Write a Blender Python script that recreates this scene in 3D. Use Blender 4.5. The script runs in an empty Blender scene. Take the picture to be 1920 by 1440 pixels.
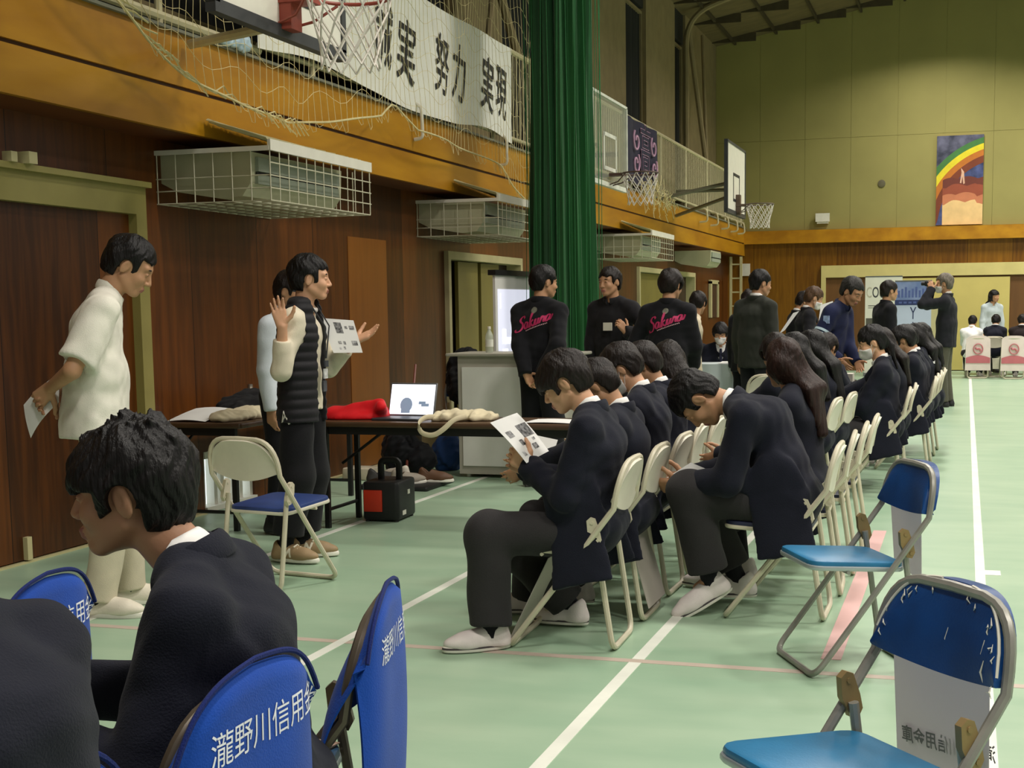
import bpy, bmesh, math, random
import numpy as np
from mathutils import Matrix, Vector
from mathutils.bvhtree import BVHTree

scene = bpy.context.scene
COL = scene.collection
PI = math.pi
def lin(c):
    return tuple(((v / 255) / 12.92 if v / 255 <= .04045 else ((v / 255 + .055) / 1.055) ** 2.4) for v in c)

# ------------------------------------------------------------ camera, light, exposure
cam = bpy.data.objects.new('camera', bpy.data.cameras.new('camera'))
COL.objects.link(cam); scene.camera = cam
cam.data.sensor_width = 36; cam.data.lens = 2510 * 36 / 1920
cam.data.shift_x = -100 / 1920; cam.data.shift_y = 133 / 1920
cam.data.clip_start = .05; cam.data.clip_end = 200
cam.matrix_world = Matrix(((0.95835482, -0.02015951, 0.28486773, 0),
                           (0.28536146, 0.10663108, -0.95246976, 0),
                           (-0.01117443, 0.99409426, 0.10794315, 1.40), (0, 0, 0, 1)))
vs = scene.view_settings
vs.view_transform = 'Standard'; vs.look = 'None'; vs.gamma = 1; vs.use_curve_mapping = False
vs.exposure = 0.0
world = bpy.data.worlds.new('world'); scene.world = world; world.use_nodes = True
bg = world.node_tree.nodes['Background']
bg.inputs[0].default_value = (1, .96, .88, 1); bg.inputs[1].default_value = .26
def area(name, loc, rot, sx, sy, power, col=(1, .95, .87), spread=180):
    l = bpy.data.lights.new(name, 'AREA'); l.shape = 'RECTANGLE'; l.size = sx; l.size_y = sy
    l.energy = power; l.color = col; l.spread = math.radians(spread)
    o = bpy.data.objects.new(name, l); COL.objects.link(o); o.location = loc; o.rotation_euler = rot
    return o
# rows of ceiling lamps over the court
for lx, pw in ((-.6, 128), (3.2, 165), (7.0, 150)):
    for ly in (1.5, 7.0, 12.5, 18.0, 23.5, 27.8):
        area('ceiling_lamp_light', (lx, ly, 7.15), (0, 0, 0), .9, .9, pw * 1.1, spread=150)
# ------------------------------------------------------------ naming
def tag(o, label=None, cat=None, group=None, kind=None):
    if label: o['label'] = label
    if cat: o['category'] = cat
    if group: o['group'] = group
    if kind: o['kind'] = kind
    return o
def empty(name, loc=(0, 0, 0), yaw=0, label=None, cat=None, group=None):
    o = bpy.data.objects.new(name, None); COL.objects.link(o)
    o.location = loc; o.rotation_euler = (0, 0, math.radians(yaw)); o.empty_display_size = .1
    return tag(o, label, cat, group)
def link(name, me, parent=None, loc=None):
    o = bpy.data.objects.new(name, me); COL.objects.link(o)
    if parent is not None: o.parent = parent
    if loc is not None: o.location = loc
    return o
def copy_tree(o, parent=None):
    c = o.copy(); COL.objects.link(c)
    if parent is not None: c.parent = parent
    for ch in list(o.children): copy_tree(ch, c)
    return c

# ------------------------------------------------------------ materials
MATS = {}
def _tree(name):
    m = bpy.data.materials.new(name); m.use_nodes = True
    return m, m.node_tree.nodes, m.node_tree.links, m.node_tree.nodes['Principled BSDF']
def mat(name, rgb, rough=.6, metal=0, var=.12, scale=8, bump=0, bscale=60, stretch=(1, 1, 1), spec=.5, rgb2=None, detail=4, sheen=0, alpha=1, trans=0):
    if name in MATS: return MATS[name]
    m, N, L, P = _tree(name)
    tc = N.new('ShaderNodeTexCoord'); mp = N.new('ShaderNodeMapping'); mp.inputs['Scale'].default_value = stretch
    L.new(tc.outputs['Object'], mp.inputs['Vector'])
    nz = N.new('ShaderNodeTexNoise'); nz.inputs['Scale'].default_value = scale; nz.inputs['Detail'].default_value = detail
    L.new(mp.outputs[0], nz.inputs['Vector'])
    rp = N.new('ShaderNodeValToRGB'); c = lin(rgb); c2 = lin(rgb2) if rgb2 else None
    rp.color_ramp.elements[0].position = .32; rp.color_ramp.elements[1].position = .68
    rp.color_ramp.elements[0].color = (*[v * (1 - var) for v in c], 1)
    rp.color_ramp.elements[1].color = (*(c2 if c2 else [min(1, v * (1 + var)) for v in c]), 1)
    L.new(nz.outputs['Fac'], rp.inputs[0]); L.new(rp.outputs[0], P.inputs['Base Color'])
    P.inputs['Roughness'].default_value = rough; P.inputs['Metallic'].default_value = metal
    P.inputs['Specular IOR Level'].default_value = spec; P.inputs['Alpha'].default_value = alpha
    if sheen: P.inputs['Sheen Weight'].default_value = sheen
    if trans: P.inputs['Transmission Weight'].default_value = trans
    if bump:
        n2 = N.new('ShaderNodeTexNoise'); n2.inputs['Scale'].default_value = bscale; n2.inputs['Detail'].default_value = 3
        L.new(mp.outputs[0], n2.inputs['Vector'])
        b = N.new('ShaderNodeBump'); b.inputs['Strength'].default_value = bump; b.inputs['Distance'].default_value = .01
        L.new(n2.outputs['Fac'], b.inputs['Height']); L.new(b.outputs[0], P.inputs['Normal'])
    MATS[name] = m
    return m
def emis(name, rgb, s):
    if name in MATS: return MATS[name]
    m, N, L, P = _tree(name)
    P.inputs['Base Color'].default_value = (*lin(rgb), 1)
    P.inputs['Emission Color'].default_value = (*lin(rgb), 1); P.inputs['Emission Strength'].default_value = s
    MATS[name] = m
    return m

# ------------------------------------------------------------ mesh collector
class MB:
    def __init__(s): s.v = []; s.f = []; s.m = []; s.mi = 0; s.sm = []
    def add(s, vs, fs, smooth=False):
        b = len(s.v); s.v += [tuple(v) for v in vs]
        for f in fs: s.f.append([b + i for i in f]); s.m.append(s.mi); s.sm.append(smooth)
    def box(s, lo, hi, M=None):
        x0, y0, z0 = lo; x1, y1, z1 = hi
        v = [(x0, y0, z0), (x1, y0, z0), (x1, y1, z0), (x0, y1, z0), (x0, y0, z1), (x1, y0, z1), (x1, y1, z1), (x0, y1, z1)]
        if M is not None: v = [M @ Vector(p) for p in v]
        s.add(v, [(3, 2, 1, 0), (4, 5, 6, 7), (0, 1, 5, 4), (1, 2, 6, 5), (2, 3, 7, 6), (3, 0, 4, 7)])
    def rbox(s, lo, hi, r, M=None, n=3):
        # box with edges rounded in the horizontal plane and softened top and bottom
        x0, y0, z0 = lo; x1, y1, z1 = hi
        ring = []
        for cx, cy, a0 in ((x1 - r, y1 - r, 0), (x0 + r, y1 - r, 90), (x0 + r, y0 + r, 180), (x1 - r, y0 + r, 270)):
            for k in range(n + 1):
                a = math.radians(a0 + 90 * k / n); ring.append((cx, cy, math.cos(a), math.sin(a)))
        e = min(r, (z1 - z0) / 2) * .6
        lv = [(z0, r - e), (z0 + e * .3, r - e * .3), (z0 + e, r), (z1 - e, r), (z1 - e * .3, r - e * .3), (z1, r - e)]
        vs, fs = [], []; K = len(ring)
        for z, rr in lv:
            for cx, cy, ux, uy in ring: vs.append((cx + ux * rr, cy + uy * rr, z))
        for j in range(len(lv) - 1):
            for i in range(K): fs.append((j * K + i, j * K + (i + 1) % K, (j + 1) * K + (i + 1) % K, (j + 1) * K + i))
        fs.append(tuple(reversed(range(K)))); fs.append(tuple(range((len(lv) - 1) * K, len(lv) * K)))
        if M is not None: vs = [M @ Vector(p) for p in vs]
        s.add(vs, fs, True)
    def tube(s, pts, r, n=8, closed=False, cap=True, up=None, ry=None):
        # swept round (or elliptical: r along up, ry across) tube
        P = [Vector(p) for p in pts]; K = len(P); vs, fs = [], []
        prev = None
        for i, p in enumerate(P):
            a = P[(i - 1) % K] if (closed or i > 0) else p
            b = P[(i + 1) % K] if (closed or i < K - 1) else p
            t = (b - a).normalized()
            if up is not None: u = Vector(up)
            elif prev is not None: u = prev
            else: u = Vector((0, 0, 1)) if abs(t.z) < .9 else Vector((1, 0, 0))
            u = (u - t * u.dot(t)).normalized(); prev = u
            w = t.cross(u)
            rr = r[i] if isinstance(r, (list, tuple)) else r
            rw = rr if ry is None else ry
            for k in range(n):
                a_ = 2 * PI * k / n; vs.append(p + u * math.cos(a_) * rr + w * math.sin(a_) * rw)
        for i in range(K if closed else K - 1):
            j = (i + 1) % K
            for k in range(n): fs.append((i * n + k, i * n + (k + 1) % n, j * n + (k + 1) % n, j * n + k))
        if cap and not closed:
            fs.append(tuple(reversed(range(n)))); fs.append(tuple(range((K - 1) * n, K * n)))
        s.add(vs, fs, True)
    def lathe(s, prof, c=(0, 0, 0), n=16, M=None):
        vs, fs = [], []
        for r, z in prof:
            for k in range(n):
                a = 2 * PI * k / n; vs.append((c[0] + r * math.cos(a), c[1] + r * math.sin(a), c[2] + z))
        for i in range(len(prof) - 1):
            for k in range(n): fs.append((i * n + k, i * n + (k + 1) % n, (i + 1) * n + (k + 1) % n, (i + 1) * n + k))
        fs.append(tuple(reversed(range(n)))); fs.append(tuple(range((len(prof) - 1) * n, len(prof) * n)))
        if M is not None: vs = [M @ Vector(p) for p in vs]
        s.add(vs, fs, True)
    def sheet(s, fn, nu, nv, th, nrm=None):
        # surface fn(u,v), given a real thickness along nrm(u,v) or a fixed normal
        g = [[Vector(fn(i / nu, j / nv)) for i in range(nu + 1)] for j in range(nv + 1)]
        vs, fs = [], []; W = nu + 1; n0 = W * (nv + 1)
        for sg in (0, 1):
            for j in range(nv + 1):
                for i in range(nu + 1):
                    if nrm is not None: n = Vector(nrm)
                    else:
                        du = g[j][min(i + 1, nu)] - g[j][max(i - 1, 0)]; dv = g[min(j + 1, nv)][i] - g[max(j - 1, 0)][i]
                        n = du.cross(dv).normalized()
                    vs.append(g[j][i] + n * (th if sg else 0))
        for j in range(nv):
            for i in range(nu):
                a, b, c, d = j * W + i, j * W + i + 1, (j + 1) * W + i + 1, (j + 1) * W + i
                fs.append((d, c, b, a)); fs.append((a + n0, b + n0, c + n0, d + n0))
        for i in range(nu):
            fs.append((i, i + 1, i + 1 + n0, i + n0)); a = nv * W + i; fs.append((a + 1, a, a + n0, a + 1 + n0))
        for j in range(nv):
            a, b = j * W, (j + 1) * W; fs.append((b, a, a + n0, b + n0))
            a, b = j * W + nu, (j + 1) * W + nu; fs.append((a, b, b + n0, a + n0))
        s.add(vs, fs, True)
    def build(s, name, mats, parent=None, loc=None, smooth_angle=40):
        me = bpy.data.meshes.new(name); me.from_pydata(s.v, [], s.f)
        for m in (mats if isinstance(mats, (list, tuple)) else [mats]): me.materials.append(m)
        me.polygons.foreach_set('material_index', s.m); me.polygons.foreach_set('use_smooth', s.sm)
        if any(s.sm): me.set_sharp_from_angle(angle=math.radians(smooth_angle))
        me.update()
        return link(name, me, parent, loc)
def rounded(pts, r, n=5):
    # polyline with its inner corners rounded
    P = [Vector(p) for p in pts]; out = [P[0]]
    for i in range(1, len(P) - 1):
        a, b, c = P[i - 1], P[i], P[i + 1]
        d1, d2 = (a - b), (c - b); q = min(r, d1.length * .49, d2.length * .49)
        p1, p2 = b + d1.normalized() * q, b + d2.normalized() * q
        for k in range(n + 1):
            t = k / n; out.append(p1 * (1 - t) ** 2 + b * 2 * t * (1 - t) + p2 * t * t)
    out.append(P[-1]); return out
def quadmesh(name, corners, m, parent=None, th=.002):
    a, b, c, d = [Vector(p) for p in corners]; n = (b - a).cross(d - a).normalized() * th
    mb = MB(); mb.add([a, b, c, d, a + n, b + n, c + n, d + n],
                      [(3, 2, 1, 0), (4, 5, 6, 7), (0, 1, 5, 4), (1, 2, 6, 5), (2, 3, 7, 6), (3, 0, 4, 7)])
    return mb.build(name, m, parent)
def text_mesh(txt, size, M, shear=0, off=0, depth=0, fontspace=1, res=3, sx=1):
    cu = bpy.data.curves.new('t', 'FONT'); cu.body = txt; cu.size = size; cu.align_x = 'CENTER'; cu.align_y = 'CENTER'
    cu.shear = shear; cu.offset = off; cu.extrude = depth; cu.space_character = fontspace; cu.resolution_u = res
    o = bpy.data.objects.new('t', cu); COL.objects.link(o)
    dg = bpy.context.evaluated_depsgraph_get(); dg.update()
    me = bpy.data.meshes.new_from_object(o.evaluated_get(dg))
    bpy.data.objects.remove(o); bpy.data.curves.remove(cu)
    if sx != 1: me.transform(Matrix.Diagonal((sx, 1, 1, 1)))
    me.transform(M); return me
def frame(o, x, y):
    # matrix with origin o, x axis x (reading direction), y axis y (up of the writing)
    x = Vector(x).normalized(); y = Vector(y); y = (y - x * y.dot(x)).normalized(); z = x.cross(y)
    return Matrix(((x.x, y.x, z.x, o[0]), (x.y, y.y, z.y, o[1]), (x.z, y.z, z.z, o[2]), (0, 0, 0, 1)))
def writing(name, txt, size, o, x, y, m, parent=None, **kw):
    me = text_mesh(txt, size, frame(o, x, y), **kw); me.materials.append(m)
    return link(name, me, parent)
def on_surface(me, bvh, direction, lift=.002, reach=1.0):
    # drape a flat printed mesh onto a curved surface along a direction
    bm = bmesh.new(); bm.from_mesh(me)
    bmesh.ops.triangulate(bm, faces=bm.faces[:])
    bmesh.ops.subdivide_edges(bm, edges=[e for e in bm.edges if e.calc_length() > .02], cuts=2)
    d = Vector(direction).normalized(); miss = []
    for v in bm.verts:
        h, n, i, t = bvh.ray_cast(v.co - d * reach, d)
        if h is not None: v.co = h - d * lift
        else: miss.append(v)
    bmesh.ops.delete(bm, geom=miss, context='VERTS')
    far = [e for e in bm.edges if e.calc_length() > .05]; bmesh.ops.delete(bm, geom=far, context='EDGES')
    bm.to_mesh(me); bm.free(); me.update()

# ------------------------------------------------------------ solid shapes from distance fields (organic forms)
def V3(p): return np.array(p, dtype=np.float64)
def unit(v):
    v = V3(v); return v / (np.linalg.norm(v) + 1e-12)
class Cone:   # round cone a->b, radii r1,r2, widened by w along axis n, optional flat end
    def __init__(s, a, b, r1, r2=None, n=None, w=1, cut=0, cuta=0):
        s.a, s.b = V3(a), V3(b); s.r1 = r1; s.r2 = r1 if r2 is None else r2; s.n = None if n is None else unit(n); s.w = w; s.cut = cut; s.cuta = cuta
        m = max(s.r1, s.r2) * max(w, 1); s.lo = np.minimum(s.a, s.b) - m; s.hi = np.maximum(s.a, s.b) + m
    def __call__(s, X, Y, Z):
        ab = s.b - s.a; L2 = max(ab @ ab, 1e-9)
        px, py, pz = X - s.a[0], Y - s.a[1], Z - s.a[2]
        t0 = (px * ab[0] + py * ab[1] + pz * ab[2]) / L2
        t = np.clip(t0, 0, 1)
        qx, qy, qz = px - t * ab[0], py - t * ab[1], pz - t * ab[2]
        if s.n is not None:
            k = (qx * s.n[0] + qy * s.n[1] + qz * s.n[2]) * (1 / s.w - 1)
            qx, qy, qz = qx + k * s.n[0], qy + k * s.n[1], qz + k * s.n[2]
        d = np.sqrt(qx * qx + qy * qy + qz * qz) - (s.r1 + t * (s.r2 - s.r1))
        if s.cut: d = np.maximum(d, (t0 - 1) * math.sqrt(L2))
        if s.cuta: d = np.maximum(d, -t0 * math.sqrt(L2))
        return d
class Ell:
    def __init__(s, c, r, R=None):
        s.c, s.r = V3(c), V3(r); s.R = R; m = max(r) if R is not None else s.r
        s.lo, s.hi = s.c - m, s.c + m
    def __call__(s, X, Y, Z):
        x, y, z = X - s.c[0], Y - s.c[1], Z - s.c[2]
        if s.R is not None:
            R = s.R; x, y, z = (R[0, 0] * x + R[1, 0] * y + R[2, 0] * z, R[0, 1] * x + R[1, 1] * y + R[2, 1] * z, R[0, 2] * x + R[1, 2] * y + R[2, 2] * z)
        r = s.r
        k0 = np.sqrt((x / r[0]) ** 2 + (y / r[1]) ** 2 + (z / r[2]) ** 2)
        k1 = np.sqrt((x / r[0] ** 2) ** 2 + (y / r[1] ** 2) ** 2 + (z / r[2] ** 2) ** 2) + 1e-9
        return k0 * (k0 - 1) / k1
class Field:
    def __init__(s, lo, hi, h):
        s.h = h; s.lo = V3(lo); n = np.ceil((V3(hi) - s.lo) / h).astype(int) + 1
        s.g = [(s.lo[i] + h * np.arange(n[i])).astype(np.float32) for i in range(3)]
        s.D = np.full(tuple(n), 9.0, np.float32)
    def sl(s, lo, hi, m):
        out = []
        for i in range(3):
            a = int(np.floor((lo[i] - m - s.lo[i]) / s.h)); b = int(np.ceil((hi[i] + m - s.lo[i]) / s.h)) + 1
            out.append(slice(max(a, 0), max(min(b, len(s.g[i])), 0)))
        return tuple(out)
    def grid(s, q): return s.g[0][q[0]][:, None, None], s.g[1][q[1]][None, :, None], s.g[2][q[2]][None, None, :]
    def add(s, p, k=.0, inf=0.0):
        q = s.sl(p.lo - inf, p.hi + inf, 3 * s.h + k); d = (p(*s.grid(q)) - inf).astype(np.float32); D = s.D[q]
        if D.size == 0: return
        if k > 0:
            t = np.clip(.5 + .5 * (D - d) / k, 0, 1); s.D[q] = D + (d - D) * t - k * t * (1 - t)
        else: s.D[q] = np.minimum(D, d)
    def sub(s, p, k=.0):
        q = s.sl(p.lo, p.hi, 3 * s.h + k); d = -(p(*s.grid(q))).astype(np.float32); D = s.D[q]
        if D.size == 0: return
        if k > 0:
            t = np.clip(.5 - .5 * (D - d) / k, 0, 1); s.D[q] = D + (d - D) * t + k * t * (1 - t)
        else: s.D[q] = np.maximum(D, d)
    def allsub(s, fn):   # cut by a function over the whole grid (negative = removed)
        s.D = np.maximum(s.D, -fn(s.g[0][:, None, None], s.g[1][None, :, None], s.g[2][None, None, :])).astype(np.float32)
    def displace(s, fn):
        s.D = (s.D + fn(s.g[0][:, None, None], s.g[1][None, :, None], s.g[2][None, None, :])).astype(np.float32)
    def mesh(s, name, mats, matfn=None, relax=2):
        D = s.D; n = D.shape; ins = D < 0
        c = np.zeros((n[0] - 1, n[1] - 1, n[2] - 1), np.uint8)
        for i in (0, 1):
            for j in (0, 1):
                for k in (0, 1): c += ins[i:n[0] - 1 + i, j:n[1] - 1 + j, k:n[2] - 1 + k]
        act = np.argwhere((c > 0) & (c < 8))
        if len(act) == 0: return bpy.data.meshes.new(name)
        idx = np.full(c.shape, -1, np.int64); idx[tuple(act.T)] = np.arange(len(act))
        acc = np.zeros((len(act), 3)); cnt = np.zeros(len(act))
        E = []
        for ax in range(3):
            o1, o2 = [a for a in range(3) if a != ax]
            for u in (0, 1):
                for w in (0, 1):
                    p = act.copy(); p[:, o1] += u; p[:, o2] += w; q = p.copy(); q[:, ax] += 1
                    da = D[tuple(p.T)].astype(np.float64); db = D[tuple(q.T)].astype(np.float64); ch = (da < 0) != (db < 0)
                    t = np.where(ch, da / np.where(ch, da - db, 1), 0)
                    pt = p.astype(np.float64); pt[:, ax] += t; acc[ch] += pt[ch]; cnt[ch] += 1
        v = s.lo + s.h * acc / cnt[:, None]
        quads = []
        for ax in range(3):
            o1, o2 = (ax + 1) % 3, (ax + 2) % 3
            a = [slice(None)] * 3; b = [slice(None)] * 3; a[ax] = slice(0, -1); b[ax] = slice(1, None)
            A, B = ins[tuple(a)], ins[tuple(b)]
            e = np.argwhere(A != B); e = e[(e[:, o1] > 0) & (e[:, o2] > 0) & (e[:, o1] < n[o1] - 1) & (e[:, o2] < n[o2] - 1)]
            if len(e) == 0: continue
            fl = A[tuple(e.T)]
            def cell(d1, d2):
                z = e.copy(); z[:, o1] -= d1; z[:, o2] -= d2; return idx[tuple(z.T)]
            q = np.stack([cell(1, 1), cell(0, 1), cell(0, 0), cell(1, 0)], 1)
            q[~fl] = q[~fl][:, ::-1]; quads.append(q)
        F = np.concatenate(quads); F = F[(F >= 0).all(1)]
        if relax:
            e = np.concatenate([F[:, [0, 1]], F[:, [1, 2]], F[:, [2, 3]], F[:, [3, 0]]])
            deg = np.bincount(e.ravel(), minlength=len(v)).astype(float) + 1e-9
            for it in range(relax):
                a = np.zeros_like(v)
                for k in range(3):
                    a[:, k] = np.bincount(e[:, 0], v[e[:, 1], k], len(v)) + np.bincount(e[:, 1], v[e[:, 0], k], len(v))
                v = v + .5 * (a / deg[:, None] - v)
        me = bpy.data.meshes.new(name)
        me.vertices.add(len(v)); me.vertices.foreach_set('co', v.astype(np.float32).ravel())
        me.loops.add(F.size); me.loops.foreach_set('vertex_index', F.astype(np.int32).ravel())
        me.polygons.add(len(F)); me.polygons.foreach_set('loop_start', np.arange(0, F.size, 4, dtype=np.int32))
        try: me.polygons.foreach_set('loop_total', np.full(len(F), 4, np.int32))
        except Exception: pass
        me.polygons.foreach_set('use_smooth', np.ones(len(F), bool))
        for m in mats: me.materials.append(m)
        if matfn is not None: me.polygons.foreach_set('material_index', matfn(v[F].mean(1)).astype(np.int32))
        me.update(calc_edges=True); me.validate()
        return me
def wrinkle(seed, amp, f=9.0):
    r = random.Random(seed); w = []
    for i in range(5):
        d = unit([r.uniform(-1, 1), r.uniform(-1, 1), r.uniform(-.8, .8)]) * f * r.uniform(.7, 1.9) ; w.append((d, r.uniform(0, 6.28)))
    def fn(X, Y, Z):
        a = np.sin(w[0][0][0] * X + w[0][0][1] * Y + w[0][0][2] * Z + w[0][1])
        o = 0
        for d, ph in w[1:]:
            o = o + np.sin(2.2 * (d[0] * X + d[1] * Y + d[2] * Z) + ph + 1.6 * a)
        return (amp * .45 * o).astype(np.float32)
    return fn
# ------------------------------------------------------------ people
def rotm(ax, deg):
    a = math.radians(deg); c, s = math.cos(a), math.sin(a)
    return {'x': np.array([[1, 0, 0], [0, c, -s], [0, s, c]]), 'y': np.array([[c, 0, s], [0, 1, 0], [-s, 0, c]]), 'z': np.array([[c, -s, 0], [s, c, 0], [0, 0, 1]])}[ax]
def ik(a, t, l1, l2, hint):
    a, t = V3(a), V3(t); d = t - a; L = np.linalg.norm(d); m = (l1 + l2) * .995
    if L > m: t = a + d / L * m; d = t - a; L = m
    L = max(L, abs(l1 - l2) + .01)
    u = d / L; x = (l1 * l1 - l2 * l2 + L * L) / (2 * L); hgt = math.sqrt(max(l1 * l1 - x * x, 0))
    hp = V3(hint) - u * (V3(hint) @ u); hp = unit(hp)
    return a + u * x + hp * hgt, t
def fabric(name, rgb, rough=.85, var=.10, bump=.25, sheen=.05):
    return mat('fabric_' + name, rgb, rough, 0, var, 7, bump, 260, spec=.2, sheen=sheen)
SKIN = lambda n='skin', c=(196, 152, 122): mat(n, c, .5, 0, .06, 14, .05, 180, spec=.35)
HAIRM = lambda n='hair_black', c=(24, 20, 19), r=.5: mat(n, c, r, 0, .35, 60, .5, 140, stretch=(1, 1, .18), spec=.28)
LIPS = lambda: mat('lips', (160, 100, 88), .45, 0, .05)

class Head:
    def __init__(s, C, R, S): s.C, s.R, s.S = V3(C), R, S
    def p(s, x, y, z): return s.C + s.R @ (V3((x, y, z)) * s.S)
    def ell(s, c, r, tilt=None):
        return Ell(s.p(*c), V3(r) * s.S, s.R if tilt is None else s.R @ tilt)
    def cone(s, a, b, r1, r2=None, n=None, w=1):
        return Cone(s.p(*a), s.p(*b), r1 * s.S, (r1 if r2 is None else r2) * s.S, None if n is None else s.R @ V3(n), w)
    def local(s, X, Y, Z):
        x, y, z = X - s.C[0], Y - s.C[1], Z - s.C[2]; R = s.R
        return ((R[0, 0] * x + R[1, 0] * y + R[2, 0] * z) / s.S, (R[0, 1] * x + R[1, 1] * y + R[2, 1] * z) / s.S, (R[0, 2] * x + R[1, 2] * y + R[2, 2] * z) / s.S)
    def skull(s, F, inf=0.0, ears=True, nose=True, wide=1.0):
        k = .022 * s.S
        F.add(s.ell((-.012, 0, .025), (.098, .077 * wide, .092)), 0, inf)
        F.add(s.ell((.030, 0, -.035), (.058, .060 * wide, .076)), k, inf)
        for y in (-1, 1):
            F.add(s.cone((-.004, .053 * y * wide, -.055), (.058, .020 * y, -.100), .017, .015), k, inf)
            F.add(s.ell((.056, .036 * y * wide, -.034), (.028, .027, .026)), .015 * s.S, inf)
            F.add(s.cone((.078, .008 * y, .022), (.066, .046 * y, .022), .012, .012), .014 * s.S, inf)
        F.add(s.ell((.066, 0, -.096), (.021, .021, .018)), .018 * s.S, inf)
        F.add(s.ell((.072, 0, -.068), (.022, .026, .022)), .012 * s.S, inf)
        if nose:
            for y in (-1, 1): F.sub(s.ell((.094, .031 * y, .001), (.013, .018, .011)), .012 * s.S)
            F.add(s.cone((.084, 0, .010), (.104, 0, -.034), .0075, .0115), .010 * s.S, inf)
            for y in (-1, 1):
                F.add(s.ell((.094, .012 * y, -.039), (.011, .009, .008)), .006 * s.S, inf)
                F.add(s.ell((.080, .031 * y, -.002), (.009, .016, .0085)), .004 * s.S, inf)
            F.add(s.cone((.092, -.016, -.066), (.092, .016, -.066), .0062), .004 * s.S, inf)
            F.add(s.cone((.089, -.013, -.076), (.089, .013, -.076), .0072), .004 * s.S, inf)
            F.sub(s.cone((.103, -.017, -.0705), (.103, .017, -.0705), .0022), .002 * s.S)
        if ears:
            for y in (-1, 1):
                t = rotm('y', 14) @ rotm('z', -18 * y)
                F.add(s.ell((-.012, .078 * y * wide, -.012), (.019, .0075, .033), t), .006 * s.S)
                F.sub(s.ell((-.005, .0865 * y * wide, -.006), (.010, .0065, .020), t), .003 * s.S)

def hand(F, wrist, d, n, right, S=1, curl=.35, spread=.10, thumb=.5, k=.006):
    d = unit(d); n = V3(n); n = unit(n - d * (n @ d)); t = np.cross(d, n) * (1 if right else -1)
    w = V3(wrist)
    offs = (.027, .009, -.010, -.028); lens = (.071, .079, .073, .057); rad = (.0088, .0090, .0086, .0076)
    curls = curl if isinstance(curl, (list, tuple)) else (curl * .85, curl, curl * 1.08, curl * 1.15)
    for i in range(4):
        kn = w + (d * (.086 - .004 * abs(i - 1)) + t * offs[i]) * S
        F.add(Cone(w + (d * .008 + t * offs[i] * .55) * S, kn, .016 * S, .0125 * S), k * 1.6)
        dr = unit(d + t * spread * (1.5 - i) * .8); a = 0; p = kn
        for j, (fl, cc) in enumerate(((.46, .55), (.30, .95), (.24, .65))):
            a += curls[i] * cc; v = dr * math.cos(a) + n * math.sin(a); q = p + v * lens[i] * fl * S
            F.add(Cone(p, q, rad[i] * (1 - .10 * j) * S, rad[i] * (.92 - .10 * j) * S), k * (.6 if j else .9)); p = q
    p = w + (d * .022 + t * .022 + n * .006) * S; v = unit(d * .55 + t * .85 + n * .25 * thumb)
    for j, (l, r) in enumerate(((.042, .0135), (.032, .0110), (.026, .0095))):
        q = p + v * l * S; F.add(Cone(p, q, r * S, r * .9 * S), k); p = q
        v = unit(v + d * .35 + n * .45 * thumb - t * .25 * thumb)

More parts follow.
